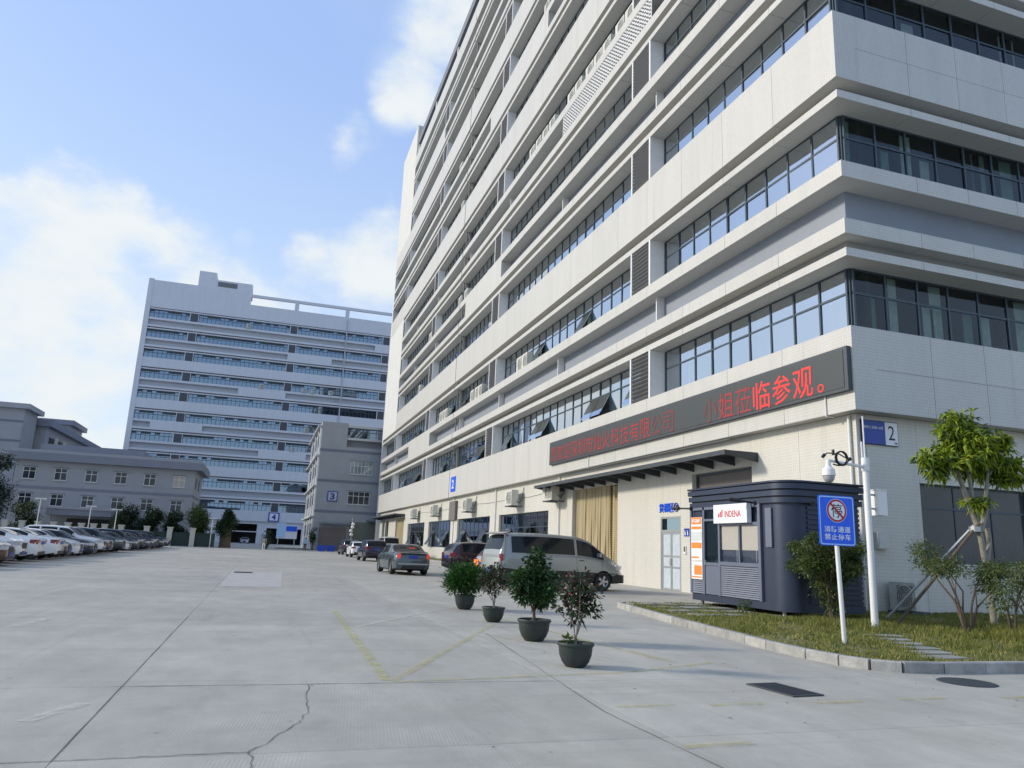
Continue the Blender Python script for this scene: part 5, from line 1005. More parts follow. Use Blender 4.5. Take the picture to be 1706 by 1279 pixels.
    def lamp(nm, xc, zc, ln, ht, m_, rear):
        for s in (1, -1):
            n = 6; vv = []
            for i in range(n):
                x = xc+(ln*i/(n-1))*(1 if rear else -1); yy = wid(x)*.985+.004; vv += [(x-L/2, s*yy, zc-ht/2*(1-.2*i/n)), (x-L/2, s*yy, zc+ht/2)]
            xe = xc; ye = wid(xe)*.985; vv2 = [(xe-L/2+(-.008 if rear else .008), s*(ye-.02), zc-ht/2), (xe-L/2+(-.008 if rear else .008), s*(ye-.02), zc+ht/2), (xe-L/2+(-.012 if rear else .012), s*(ye-sp.get('lampw', .22)), zc-ht*.35), (xe-L/2+(-.012 if rear else .012), s*(ye-sp.get('lampw', .22)), zc+ht*.42)]
            ff = [(2*i, 2*i+2, 2*i+3, 2*i+1) for i in range(n-1)]; b = len(vv); vv += vv2; ff += [(0, 1, b+1, b), (b, b+1, b+3, b+2)]
            MB().add(vv, ff).build(nm, m_, e)
    lamp('headlight', L-.01, sp['hz'], .42, sp.get('hh', .15), 'head', False); lamp('tail_light', .01, sp['tz'], sp.get('tl', .25), sp.get('th', .2), sp.get('tm', 'tail'), True)
    ye = wid(L)*.8; MB().box(L/2-.01, L/2+.012, -ye*.62, ye*.62, sp['hz']-.22, sp['hz']+.02).build('grille', 'trim', e); MB().box(L/2-.01, L/2+.02, -ye, ye, sp['bot'][-1][1]+.02, sp['bot'][-1][1]+.14).build('lower_grille', 'trim', e)
    for s_, xx in ((1, L/2+.022), (-1, -L/2-.012)): MB().box(xx-.01, xx+.004, -.22, .22, (.36 if s_ > 0 else sp['pz']), (.5 if s_ > 0 else sp['pz']+.14)).build('number_plate', 'numplate', e)
    if sp.get('rearbump', 1): MB().box(-L/2-.012, -L/2+.03, -wid(0)*.85, wid(0)*.85, sp['bot'][0][1]+.0, sp['bot'][0][1]+.14).build('rear_bumper', 'trim', e)
    xm = sp['ws'][0]-.05-L/2 if sp['ws'][0] > L/2 else 0; xm = sp['mx']-L/2
    for s in (1, -1): MB().box(xm-.05, xm+.05, s*(W/2-.05) if s > 0 else -W/2-.14, W/2+.14 if s > 0 else -(W/2-.05), sp['belt_mid']+.03, sp['belt_mid']+.17).build('wing_mirror', paintm, e)
    sm_ = MB()
    for x in sp.get('seams', []):
        i = int(np.argmin(abs(xs-x)))
        for s in (1, -1):
            pts = [(xs[i]-L/2, s*(rows[i][j][0]+.002), rows[i][j][1]) for j in range(2, 7)]; 
            for p, q in zip(pts[:-1], pts[1:]): sm_.add([(p[0]-.005, p[1], p[2]), (p[0]+.005, p[1], p[2]), (q[0]+.005, q[1], q[2]), (q[0]-.005, q[1], q[2])], [(0, 1, 2, 3)])
    for x in sp.get('handles', []): 
        for s in (1, -1): y = wid(x)*.99; sm_.box(x-L/2-.09, x-L/2+.09, s*y-(0 if s > 0 else .02), s*y+(.02 if s > 0 else 0), sp['belt_mid']-.12, sp['belt_mid']-.095)
    if sm_.v: sm_.build('door_seam', 'trim', e)
    return e
SEDAN = dict(tyre=.13, L=4.9, W=1.86, H=1.45, belt_mid=.96, wheels=(1.0, 3.85), wr=.335, plan=[(0, .72), (.1, .88), (.5, .97), (2.4, 1), (4.2, .96), (4.7, .82), (4.9, .6)],
    top=[(0, .86), (.08, 1.02), (.7, 1.09), (1.0, 1.14), (1.75, 1.41), (2.3, 1.45), (2.9, 1.40), (3.65, 1.03), (4.5, .86), (4.82, .72), (4.9, .60)], belt=[(0, .82), (.3, .96), (1.5, .98), (3.5, .93), (4.5, .78), (4.9, .55)], bot=[(0, .30), (.5, .2), (4.4, .18), (4.9, .22)],
    side=[(1.3, 2.3), (2.4, 3.3)], ws=(2.95, 3.62), rw=(.95, 1.72), hz=.68, tz=.86, tl=.3, th=.2, pz=.76, mx=3.3, seams=[1.35, 2.35, 3.5], handles=[1.6, 2.65])
SUV = dict(L=4.65, W=1.88, H=1.68, belt_mid=1.08, wheels=(.9, 3.65), wr=.36, plan=[(0, .80), (.1, .92), (.5, .98), (2.4, 1), (4.0, .96), (4.5, .84), (4.65, .66)],
    top=[(0, .95), (.1, 1.2), (.35, 1.52), (.6, 1.64), (1.6, 1.68), (2.6, 1.62), (3.35, 1.14), (4.2, 1.0), (4.55, .86), (4.65, .7)], belt=[(0, .92), (.3, 1.12), (1.5, 1.08), (3.3, 1.02), (4.3, .9), (4.65, .65)], bot=[(0, .42), (.5, .26), (4.2, .25), (4.65, .32)],
    side=[(.6, 1.15), (1.25, 2.1), (2.2, 3.05)], ws=(2.68, 3.3), rw=(.1, .42), hz=.82, tz=1.02, tl=.3, th=.2, pz=.85, mx=3.05, seams=[1.2, 2.15, 3.2], handles=[1.4, 2.4], clad=.36)
VAN = dict(L=5.0, W=1.82, H=1.95, belt_mid=1.17, wheels=(1.05, 4.02), wr=.335, tumble=.14, plan=[(0, .88), (.06, .95), (.4, .99), (2.4, 1), (4.2, .97), (4.75, .84), (5.0, .60)],
    top=[(0, 1.08), (.05, 1.30), (.28, 1.84), (.5, 1.92), (1.6, 1.95), (2.9, 1.91), (3.4, 1.80), (4.2, 1.26), (4.7, 1.02), (4.92, .82), (5.0, .66)], belt=[(0, 1.04), (.2, 1.17), (2.5, 1.17), (3.8, 1.10), (4.5, .92), (5.0, .62)], bot=[(0, .40), (.6, .28), (4.4, .26), (5.0, .28)],
    side=[(.42, 2.86), (2.96, 4.05)], ws=(3.42, 4.15), rw=(.06, .26), hz=.84, tz=1.02, tl=.10, th=.34, lampw=.08, pz=.56, mx=3.8, seams=[1.7, 2.9, 3.95], handles=[3.1, 1.85], clad=.60)
HATCH = dict(SUV, L=4.2, W=1.78, H=1.5, belt_mid=.98, wheels=(.75, 3.4), wr=.32, top=[(0, .86), (.1, 1.05), (.4, 1.36), (.8, 1.47), (1.6, 1.5), (2.3, 1.44), (3.05, 1.03), (3.8, .88), (4.12, .74), (4.2, .6)], belt=[(0, .84), (.3, .98), (3, .94), (3.9, .78), (4.2, .56)], plan=[(0, .8), (.1, .92), (.5, .98), (2.2, 1), (3.6, .95), (4.05, .82), (4.2, .64)], bot=[(0, .36), (.5, .22), (3.8, .2), (4.2, .26)], side=[(.7, 1.7), (1.8, 2.75)], ws=(2.35, 3.0), rw=(.12, .45), hz=.7, tz=.9, pz=.7, mx=2.8, seams=[1.75, 2.9], handles=[2.0], clad=.0)
PM = {n: paint(n, c, r, m_) for n, c, r, m_ in (('white_car_paint', (.78, .79, .79), .25, 0), ('black_car_paint', (.012, .013, .016), .2, 0), ('grey_green_car_paint', (.075, .105, .115), .25, .5), ('silver_van_paint', (.30, .325, .31), .32, .35), ('navy_car_paint', (.02, .022, .05), .2, .2), ('brown_car_paint', (.10, .055, .045), .25, .4), ('silver_pink_car_paint', (.40, .36, .36), .25, .5), ('maroon_black_car_paint', (.03, .012, .022), .2, .3), ('dark_green_car_paint', (.02, .05, .05), .2, .3), ('beige_van_paint', (.48, .46, .38), .4, 0))}
def place(o, x, y, heading): o.location = (x, y, .003); o.rotation_euler = (0, 0, R(heading)); return o
van = car('parked_van', VAN, PM['silver_van_paint'], 'silver grey minivan with dark lower cladding parked behind the potted plants', 'van')
place(van, 10.8, 27.5, 8); van.scale = (1.09, 1.04, 1.05)
MB().add([(-2.42, -.8, 1.86), (-2.15, -.8, 1.91), (-2.15, .8, 1.91), (-2.42, .8, 1.86), (-2.41, -.8, 1.89), (-2.15, -.8, 1.95), (-2.15, .8, 1.95), (-2.41, .8, 1.89)], BOXF).build('rear_spoiler', PM['maroon_black_car_paint'], van)
MB().box(-2.35, 2.0, -.915, -.905, .60, .64).box(-2.35, 2.0, .905, .915, .60, .64).build('side_moulding', 'trim', van)
MB().box(-2.40, -2.34, -.89, -.86, 1.0, 1.86).build('rear_pillar_trim', 'silver_van_paint' if 0 else PM['silver_van_paint'], van)
MB().poly(rrect(1.9, 2.515, -.84, .84, .05, 5, .25), .29, .58).build('front_bumper', 'trim', van)
sed = car('parked_sedan', dict(SEDAN, tm='tail_lit', tl=.06, th=.24, tz=.88, lampw=.05, pz=.78), PM['grey_green_car_paint'], 'grey-green sedan with lit red tail lamps seen from behind', 'car'); place(sed, 6.85, 38.6, 93)
MB().box(-2.47, -2.30, -.68, .68, 1.06, 1.09).build('boot_lip', 'trim', sed); MB().box(-2.1, -2.0, -.12, .12, 1.24, 1.29).build('brake_light', 'tail_lit', sed)
MB().box(-2.47, -2.45, -.75, .75, .50, .56).build('bumper_crease', 'steel', sed)
suv = car('parked_suv', dict(SUV), PM['navy_car_paint'], 'dark navy SUV ahead of the grey-green sedan, seen from behind', 'car'); place(suv, 8.55, 62.4, 92)
suv2 = place(clone(suv, (0, 0, 0), 0, 'dark maroon-black SUV showing past the rear of the silver minivan', {'navy_car_paint': PM['maroon_black_car_paint']}), 11.4, 38.6, 6)
suv3 = place(clone(suv, (0, 0, 0), 0, 'farthest dark SUV at the end of the row along the right side', {'navy_car_paint': PM['black_car_paint']}), 9.4, 88.0, 92)
hat = car('parked_hatchback', dict(HATCH), PM['white_car_paint'], 'small white hatchback between the two dark SUVs', 'car'); place(hat, 8.95, 75.5, 92)
sil = place(clone(hat, (0, 0, 0), 0, 'silver hatchback with an orange sticker on its tail, mostly behind the minivan', {'white_car_paint': PM['silver_pink_car_paint']}), 11.2, 32.2, 8)
MB().box(-2.115, -2.105, -.6, .75, .62, .92).build('sticker', 'orange', sil); 
van2 = place(clone(van, (0, 0, 0), 0, 'beige box-like van far along the right side near the wall', {'silver_van_paint': PM['beige_van_paint']}), 12.2, 78, 92); van2['category'] = 'van'; van2.scale = (1, 1, 1.08)
for o in list(van2.children):
    if o.name.startswith('rear_spoiler'): bpy.data.objects.remove(o)
# the long row on the left, noses towards the roadway
sedp = car('parked_sedan', dict(SEDAN), PM['white_car_paint'], 'x', 'car'); used = {'s': sedp, 'u': suv, 'h': hat}; first = {'s': True}
GRP = 'cars parked in the long row on the left'
ROW = [('s', 'silver_pink_car_paint', 0, 'pinkish silver sedan cut by the left edge of the photo'), ('s', 'brown_car_paint', 0, 'dark brown sedan next to the pinkish silver one'), ('u', 'white_car_paint', 0, 'white SUV facing the roadway, first white car from the left'), ('s', 'white_car_paint', 1, 'white sedan parked tail out right beside the nearest white SUV'), ('s', 'white_car_paint', 1, 'second white sedan parked tail out'),
 ('s', 'black_car_paint', 0, 'black sedan between white sedans in the near half of the row'), ('s', 'white_car_paint', 0, 'white sedan nose out just past the black sedan'), ('s', 'navy_car_paint', 0, 'dark blue sedan past the white nose-out sedan'), ('u', 'white_car_paint', 0, 'white SUV in the middle of the row'), ('u', 'brown_car_paint', 0, 'brown SUV beside the middle white SUV'), ('h', 'white_car_paint', 0, 'white hatchback past the brown SUV'),
 ('u', 'dark_green_car_paint', 0, 'dark green SUV past the white hatchback'), ('s', 'white_car_paint', 0, 'last white sedan towards the far end of the row'), ('s', 'black_car_paint', 0, 'first black sedan after the last white one'), ('u', 'black_car_paint', 0, 'black SUV near the far end of the row'), ('s', 'navy_car_paint', 0, 'dark blue sedan near the far end of the row'), ('s', 'black_car_paint', 0, 'black sedan beyond the far dark blue one'), ('u', 'navy_car_paint', 0, 'dark blue SUV beyond the far black sedan'),
 ('s', 'black_car_paint', 0, 'fourth dark car from the far end of the row'), ('h', 'black_car_paint', 0, 'black hatchback third from the far end of the row'), ('s', 'navy_car_paint', 0, 'second last car of the row, dark blue'), ('u', 'black_car_paint', 0, 'last car of the row, a black SUV near the lamp post')]
random.seed(11)
for i, (t, m_, rv, lab) in enumerate(ROW):
    src = used[t]; base = {'s': 'white_car_paint', 'u': 'navy_car_paint', 'h': 'white_car_paint'}[t]
    if t == 's' and first['s'] and m_ == 'white_car_paint': o = sedp; first['s'] = False
    else: o = clone(src, (0, 0, 0), 0, lab, {base: PM[m_]} if base != m_ else None)
    place(o, -11.75+random.uniform(-.15, .2), 31.2+2.68*i*(1 if i < 13 else 1.05), (180 if rv else 0)+random.uniform(-1.5, 1.5)); tag(o, lab, 'car', GRP)
o = clone(sedp, (0, 0, 0), 0, 'grey car inside the open gateway of the far block', {'white_car_paint': PM['silver_pink_car_paint']}); place(o, -3.8, 185, -90); 

# ------------------------------------------------------------------ far block with the number 4
B4Y = 205.0; b4 = wempty('far_block', (0, B4Y, 0), label='tall far block with eleven window bands and a roof frame, number 4 on it', cat='building')
def F4(u, n, z): return (u, B4Y-n, z)
c4 = dict(root=b4, panel=Pieces(b4, 'wall_panel', ['b4'], 80), lip=Pieces(b4, 'ledge', ['b4'], 120), recess=Pieces(b4, 'recess_wall', ['b4_recess', 'gap', 'interior'], 60), pane=Pieces(b4, 'window_strip', ['glass_blue'], 120), frame=Pieces(b4, 'window_mullion', ['frame'], 0), slat=Pieces(b4, 'louvre_panel', ['louvre'], 60), post=Pieces(b4, 'post', ['white'], 120), curt=Pieces(b4, 'curtain', ['curtain', 'curtain_g'], 0))
S4 = lambda k: {0: [(-34, 45, 'J')], 1: [(-34, 45, 'S')], 2: [(-34, 45, 'J')], 3: [(-34, -3.4, 'S'), (-3.4, 8.7, 'J'), (8.7, 45, 'S')], 4: [(-34, -30, 'S'), (-30, -17.7, 'J'), (-17.7, 45, 'S')], 5: [(-34, 45, 'J')], 6: [(-34, -10.2, 'S'), (-10.2, 1.8, 'J'), (1.8, 45, 'S')], 7: [(-34, 45, 'J')], 8: [(-34, 1.3, 'S'), (1.3, 13, 'J'), (13, 45, 'S')], 9: [(-34, 24.5, 'S'), (24.5, 45, 'J')], 10: [(-34, 45, 'B')]}[k] if k < 100 else [(-34, 45, 'w')]
c4['screen'] = None
facade(F4, -34, 45, 8.15, 5.34, 10, S4, [(-24.1, -22.2), (1.3, 3.1), (26.6, 28.4)], c4, joint=12.6, far=True, mod=1.05)
for k in ('panel', 'lip', 'recess', 'pane', 'frame', 'slat', 'post', 'curt'): c4[k].flush()
up = MB().box(-34, 45, B4Y, B4Y+.85, 58.95, 62.9).box(-34, -9.7, B4Y, B4Y+.85, 62.9, 66.3).box(-35.2, -34, B4Y-.12, B4Y+24, 0, 66.6); up.build('wall', 'b4', b4)
MB().box(-23.4, -19.1, B4Y+.3, B4Y+8, 66.3, 70.6).box(-19.1, -9.75, B4Y+.3, B4Y+8, 66.3, 68.7).build('stair_tower', 'b4', b4)
MB().box(-18.5, -13.6, B4Y+.2, B4Y+.32, 66.9, 68.2).build('louvre_panel', 'louvre_pale', b4)
MB().box(-9.7, 45, B4Y, B4Y+.6, 65.1, 65.85).build('roof_beam', 'b4', b4)
for x in (1.8, 15.5, 29): MB().box(x, x+1.1, B4Y+.05, B4Y+.6, 62.9, 65.1).build('roof_post', 'b4', b4)
MB().box(16.15, 16.45, B4Y-.25, B4Y-.01, 6, 62).build('rain_pipe', 'b4_recess', b4)
MB().box(-33.9, 45, B4Y+1.72, B4Y+24, 5.6, 62).build('inner_wall', 'interior', b4)
gwall = Pieces(b4, 'wall_panel', ['b4'], 40); wall_open(lambda u, n, z: (u, B4Y+.5-n, z), -34, 45, 0, 5.56, [(-7.8, -1.6, 0, 4.85), (.8, 9.5, 0, 4.0), (-25, -14, 0, 4.4)], .3, gwall, 9); gwall.flush()
MB().box(-33.9, 44.9, B4Y+9, B4Y+9.2, 0, 5.5).build('back_wall', 'interior', b4); MB().box(-7.8, -1.6, B4Y-.1, B4Y+.2, 2.8, 3.0).build('gate_beam', 'white', b4)
e = wempty('number_sign', (2.2, B4Y, 6), label='dark framed number 4 on the far block', cat='sign'); MB().box(.9, 3.6, B4Y-.15, B4Y-.01, 5.7, 8.0).build('panel', 'plate_blue', e); MB().box(1.2, 3.3, B4Y-.17, B4Y-.151, 5.95, 7.75).build('face', 'sign_white', e); fit(text('4', 1.6, 'plate_blue', 'numeral', e, .01, .06, mw=face_y(2.25, B4Y-.19, 6.85)), 1.1, 1.4)
for (x, k) in ((-9.5, 9), (6.5, 6), (8.9, 6), (13.5, 6), (5.2, 3), (12.5, 2), (8, 4), (-4.5, 6)):
    o = clone(acw, (x, B4Y-.1, 8.2+5.34*k), R(90)); o.scale = (1.2, 1.3, 1.6); o['label'] = 'tiny outdoor unit on the %s window ledge of the far block, %s' % (LV_[k], 'left half' if x < 2 else 'beside the louvre' if x < 7 else 'mid bay' if x < 10 else 'near the drainpipe'); o['group'] = 'outdoor units on the far block'
# ------------------------------------------------------------------ block with the number 3
b3 = wempty('grey_block', (14, 118, 0), label='grey painted five-storey block with a number 3 on its end wall', cat='building')
MB().box(7.05, 40, 118, 146, 0, 15.9).box(7.05, 11.0, 118, 146, 15.9, 19.6).box(11.0, 40, 119.2, 146, 19.0, 19.5).box(11, 40, 119.2, 146, 15.9, 17.2).build('wall', 'wall_b3', b3)
for z in (15.2, 10.5, 5.85): MB().box(7.0, 40, 117.93, 117.997, z-.18, z+.18).build('band', 'band', b3)
MB().box(11.02, 40, 117.9, 118.6, 17.0, 17.35).box(11.02, 40, 117.9, 118.6, 18.95, 19.3).build('ledge', 'wall_b3s', b3); MB().box(11.02, 40, 118.65, 118.75, 17.35, 18.95).build('window_strip', 'glass_blue', b3)
mu = MB(); [mu.box(11.1+i*1.1, 11.18+i*1.1, 118.58, 118.64, 17.35, 18.95) for i in range(14)]; mu.box(11.02, 26, 118.55, 118.6, 18.4, 18.48); mu.build('window_mullion', 'frame', b3)
def bwin(parent, x0, x1, z0, z1, y, n=4, gm='glass_dark', fm='white', sill=True, hood=True, trans=.65, curtn=None):
    f = MB(); t = .05; zt = z0+(z1-z0)*trans
    for b in ((x0, x1, z0, z0+t), (x0, x1, z1-t, z1), (x0, x0+t, z0+t, z1-t), (x1-t, x1, z0+t, z1-t), (x0+t, x1-t, zt-.03, zt+.03)): f.box(b[0], b[1], y-.06, y-.01, b[2], b[3])
    for i in range(1, n): c = x0+(x1-x0)*i/n; f.box(c-.03, c+.03, y-.055, y-.012, z0+t, z1-t)
    fo = f.build('window', fm, parent); MB().box(x0+.02, x1-.02, y-.03, y-.005, z0+.02, z1-.02).build('pane', 'far_pane' if not curtn else 'carglass_pale' if curtn == 'curtain' else 'blind', fo)
    if sill: MB().box(x0-.12, x1+.12, y-.14, y-.003, z0-.12, z0-.003).build('sill', 'wall_b3s' if fm == 'white' else 'band', fo)
    if hood: MB().box(x0-.12, x1+.12, y-.12, y-.003, z1+.003, z1+.1).build('hood', 'band', fo)
bwin(b3, 11.85, 15.15, 7.1, 9.05, 118, 4); bwin(b3, 11.9, 15.2, 11.75, 13.7, 118, 6, gm='carglass_pale', curtn='curtain')
for k in range(4):
    for j in range(6): 
        y = 119.5+j*4.2; z = 2.2+k*4.65; m_ = MB().box(6.97, 7.045, y, y+2.2, z, z+1.8); m_.build('window', 'frame', b3)
    MB().box(6.5, 7.04, 118.4, 145, 4.9+k*4.65, 5.1+k*4.65).build('ledge', 'wall_b3s', b3)
MB().box(6.96, 7.045, 118, 146, 0, .5).build('plinth', 'wall_b3s', b3)
for y in (118.6, 124, 131, 138): MB().cyl((6.9, y, 0), (6.9, y, 19.2), .09).build('rain_pipe', 'white', b3)
MB().box(8, 13.2, 117.0, 117.99, 3.9, 4.15).box(15, 24, 116.6, 117.99, 4.6, 4.85).build('canopy', 'band', b3); MB().box(12.5, 21, 117.9, 117.99, 0, 4.4).build('roller_door', [mat('olive_door', (.14, .15, .12), .7, .1, 1)], b3)
MB().box(8.0, 12.0, 117.6, 117.98, 0, 3.4).build('gatehouse_wall', [mat('brown_hoarding', (.15, .125, .12), .8, .15, .8)], b3)
e = wempty('number_sign', (9.5, 118, 7.5), label='dark framed number 3 on the grey block', cat='sign'); MB().box(8.75, 10.3, 117.88, 117.997, 7.35, 8.9).build('panel', 'plate_blue', e); MB().box(8.9, 10.15, 117.86, 117.879, 7.5, 8.75).build('face', 'wall_b3s', e); fit(text('3', 1.3, 'plate_blue', 'numeral', e, .01, .05, mw=face_y(9.52, 117.85, 8.12)), .75, 1.0)
# ------------------------------------------------------------------ low office building and works behind, on the left
of = wempty('office_building', (-20.5, 112, 0), label='low three-storey grey office building with deep dark eaves behind the parked cars', cat='building')
MB().box(-31.4, -9.75, 112, 125, 0, 10.15).build('wall', 'wall_adm', of)
MB().box(-32.3, -8.85, 111.1, 126, 10.16, 11.15).build('eave', 'eave', of); MB().box(-32.0, -9.1, 111.4, 125.7, 11.15, 11.55).build('roof', 'wall_adm', of)
MB().box(-31.45, -9.7, 111.93, 111.997, 6.55, 6.85).box(-9.747, -9.68, 112, 125, 6.55, 6.85).build('band', 'eave', of)
for x in (-30.45, -26.8, -23.2, -19.65, -16.07, -12.4):
    bwin(of, x, x+1.45, 7.75, 9.3, 112, 2, curtn='blind' if x > -13 else None, gm='glass_dark'); bwin(of, x, x+1.45, 4.4, 5.9, 112, 2, gm='glass_dark')
    if x < -27 or x > -17: bwin(of, x, x+1.45, 1.2, 2.7, 112, 2, gm='glass_dark')
for z in (4.4, 7.75):
    for y in (114, 119): MB().box(-9.748, -9.7, y, y+1.8, z, z+1.5).build('window', 'frame', of)
MB().box(-26.2, -17.4, 108.5, 111.99, 3.25, 4.0).build('porch_roof', 'eave', of); MB().box(-26.3, -17.3, 108.4, 111.99, 4.0, 4.25).build('porch_parapet', 'wall_adm', of)
for x in (-25.9, -17.9): MB().box(x-.25, x+.25, 108.7, 109.2, 0, 3.25).build('porch_column', 'wall_adm', of)
MB().box(-24.5, -19, 111.9, 111.99, 0, 2.9).build('entrance_door', 'interior', of)
wk = wempty('works_building', (-50, 135, 0), label='grey works building with bands cut by the left edge of the photo', cat='building')
MB().box(-66, -37.95, 135, 142, 0, 19.9).build('wall', 'wall_b3', wk); MB().box(-66.8, -37.2, 134.3, 142.8, 19.9, 20.7).build('eave', 'wall_adm', wk)
for z in (17.9, 14.8, 12): MB().box(-66, -37.9, 134.93, 134.997, z-.15, z+.15).build('band', 'band', wk)
wg = wempty('works_wing', (-45, 145, 0), label='receding works wing with a row of pale windows under a sloping line of eaves', cat='building')
MB().box(-60, -36.6, 143, 186, 0, 18.3).build('wall', 'wall_b3', wg); MB().box(-60, -35.7, 142.3, 187, 18.3, 19.4).build('eave', 'eave', wg)
for i in range(7): f = MB().box(-36.59, -36.5, 145.5+i*5.6, 148.6+i*5.6, 13.2, 16.8).build('window', 'interior', wg); MB().box(-36.6, -36.45, 148.8+i*5.6, 150.9+i*5.6, 12.9, 17.2).build('pilaster', 'pillar', wg)
wt = wempty('works_tower', (-45, 190, 0), label='farther flat-roofed works block rising behind the wing', cat='building'); MB().box(-52, -43.6, 188, 200, 0, 24.3).build('wall', 'wall_b3', wt); MB().box(-52.8, -42.8, 187.2, 201, 24.3, 25.4).build('eave', 'eave', wt); MB().box(-60, -38, 200, 250, 0, 21).build('rear_wing', 'wall_b3s', wt)
wl_ = wempty('works_shed', (-27, 128, 0), label='low flat-roofed shed between the office roof and the works wing', cat='building'); MB().box(-31.8, -19.5, 127, 150, 0, 12.9).build('wall', 'wall_b3', wl_); MB().box(-32.6, -18.7, 126.2, 151, 12.9, 13.8).build('roof', 'eave', wl_)

# ------------------------------------------------------------------ perimeter fence, lamps, trees, people, odds and ends
fc = wempty('perimeter_fence', (-17, 101, 0), label='dark fence with cream pillars behind the parked cars', cat='fence')
for x in (-32, -30, -28.3, -26.6, -25, -23.4, -21.9, -20.5, -19.2, -18, -16.2, -13.4, -10.8, -8.2): MB().box(x-.28, x+.28, 100.7, 101.3, 0, 2.15).box(x-.34, x+.34, 100.64, 101.36, 2.15, 2.3).build('pillar', 'pillar', fc)
pk = MB(); [pk.box(-33+i*.18, -32.97+i*.18, 100.98, 101.02, .1, 1.75) for i in range(150)]; pk.box(-33, -6, 100.96, 101.04, 1.62, 1.68).box(-33, -6, 100.96, 101.04, .2, .26); pk.build('railing', 'fence', fc)['kind'] = 'stuff'
MB().box(-18, -5.6, 101.05, 101.09, .1, 1.7).box(-33, -18.1, 101.05, 101.09, .1, 1.3).build('fence_panel', 'fence', fc)
lamps = [(-21.9, 88, 4.5, 'leftmost'), (-18.0, 92, 4.1, 'second from the left'), (-15.6, 93, 3.9, 'third from the left'), (-6.1, 101, 3.65, 'far right, by the dark tree')]
l0 = None
for x, y, h, lb_ in lamps:
    if l0 is None:
        l0 = empty('yard_lamp', (x, y, 0)); MB().cyl((0, 0, 0), (0, 0, 3.9), .055, .045, 8).build('post', 'white', l0); MB().box(-.5, .5, -.04, .04, 3.9, 3.97).box(-.5, -.22, -.12, .12, 3.86, 3.94).box(.22, .5, -.12, .12, 3.86, 3.94).build('lamp_head', 'white', l0); o = l0
    else: o = clone(l0, (x, y, 0), 0)
    o.scale = (1, 1, h/3.97); tag(o, 'thin white T-shaped yard lamp, '+lb_, 'lamp post', 'T-shaped yard lamps')
def bgtree(loc, h, rad, label, seed, n=1500, group='trees along the fence', cone=False, base=.25, mats=('darkleaf', 'leaf2'), ln=.28):
    random.seed(seed); t = empty('tree', (*loc, 0), 0, label, 'tree', group); limbs('trunk', t, [([(0, 0, 0), (.05, 0, h*.4), (0, 0, h*.75)], .16, .06), ([(0, 0, h*.35), (rad*.5, 0, h*.6)], .06, .02), ([(0, 0, h*.4), (-rad*.5, .1, h*.62)], .06, .02)], 'bark_d', 8)
    bl = []
    for i in range(13):
        f = random.random(); z = h*(base+(1-base)*f*.92); r = rad*((1-f)*.75+.2 if cone else .5+.3*math.sin(math.pi*f)); a = random.uniform(0, 6.28); q = random.uniform(.1, .55)*rad*(1-f if cone else 1); bl.append((q*math.cos(a), q*math.sin(a), z, r*.62, .85))
    crown('crown', t, bl, n, ln, ln*.5, list(mats), .3, .35, .3, .2); return t
bgtree((-31.6, 101.5), 9.8, 4.0, 'dark tree at the left edge of the photo beside the office', 31, 22000, mats=('darkleaf', 'darkleaf'), base=.05)
bgtree((-27.6, 105), 4.6, 1.9, 'dark round tree left of the office porch', 32, 2800)
bgtree((-16.2, 105), 5.0, 2.0, 'dark round tree right of the office porch', 33, 5000, mats=('darkleaf', 'darkleaf'), base=.1); bgtree((-13.4, 105), 4.7, 2.0, 'dark round tree in front of the office right half', 34, 5000, mats=('darkleaf', 'darkleaf'), base=.1); bgtree((-10.8, 106), 4.4, 1.7, 'lower dark tree by the office corner', 36, 4000, mats=('darkleaf', 'darkleaf'), base=.1)
bgtree((-8.0, 106), 5.4, 2.1, 'mid green tree beside the office corner', 35, 4200, mats=('leaf2', 'darkleaf')); bgtree((-4.6, 106.5), 5.5, 2.1, 'dark pointed tree with a broad brown trunk near the gateway', 37, 4200, cone=True, base=.35)
MB().cyl((-4.6, 106.5, 0), (-4.6, 106.5, 2.6), .75, .6, 12).build('planter_drum', 'bark_d', None, label='brown cylindrical trunk guard around the pointed tree', cat='tree guard')
bgtree((.6, 108), 2.6, .9, 'small grey-green bush beside the gateway', 38, 500, base=.1); bgtree((7.0, 114), 3.4, .6, 'slim tree against the corner of the grey block', 39, 500, base=.3)
vg = empty('verge', (4, 120, 0)); vg['kind'] = 'structure'; MB().box(-2, 3.5, -1.5, 1.5, 0, .12).build('turf', 'grass', vg)
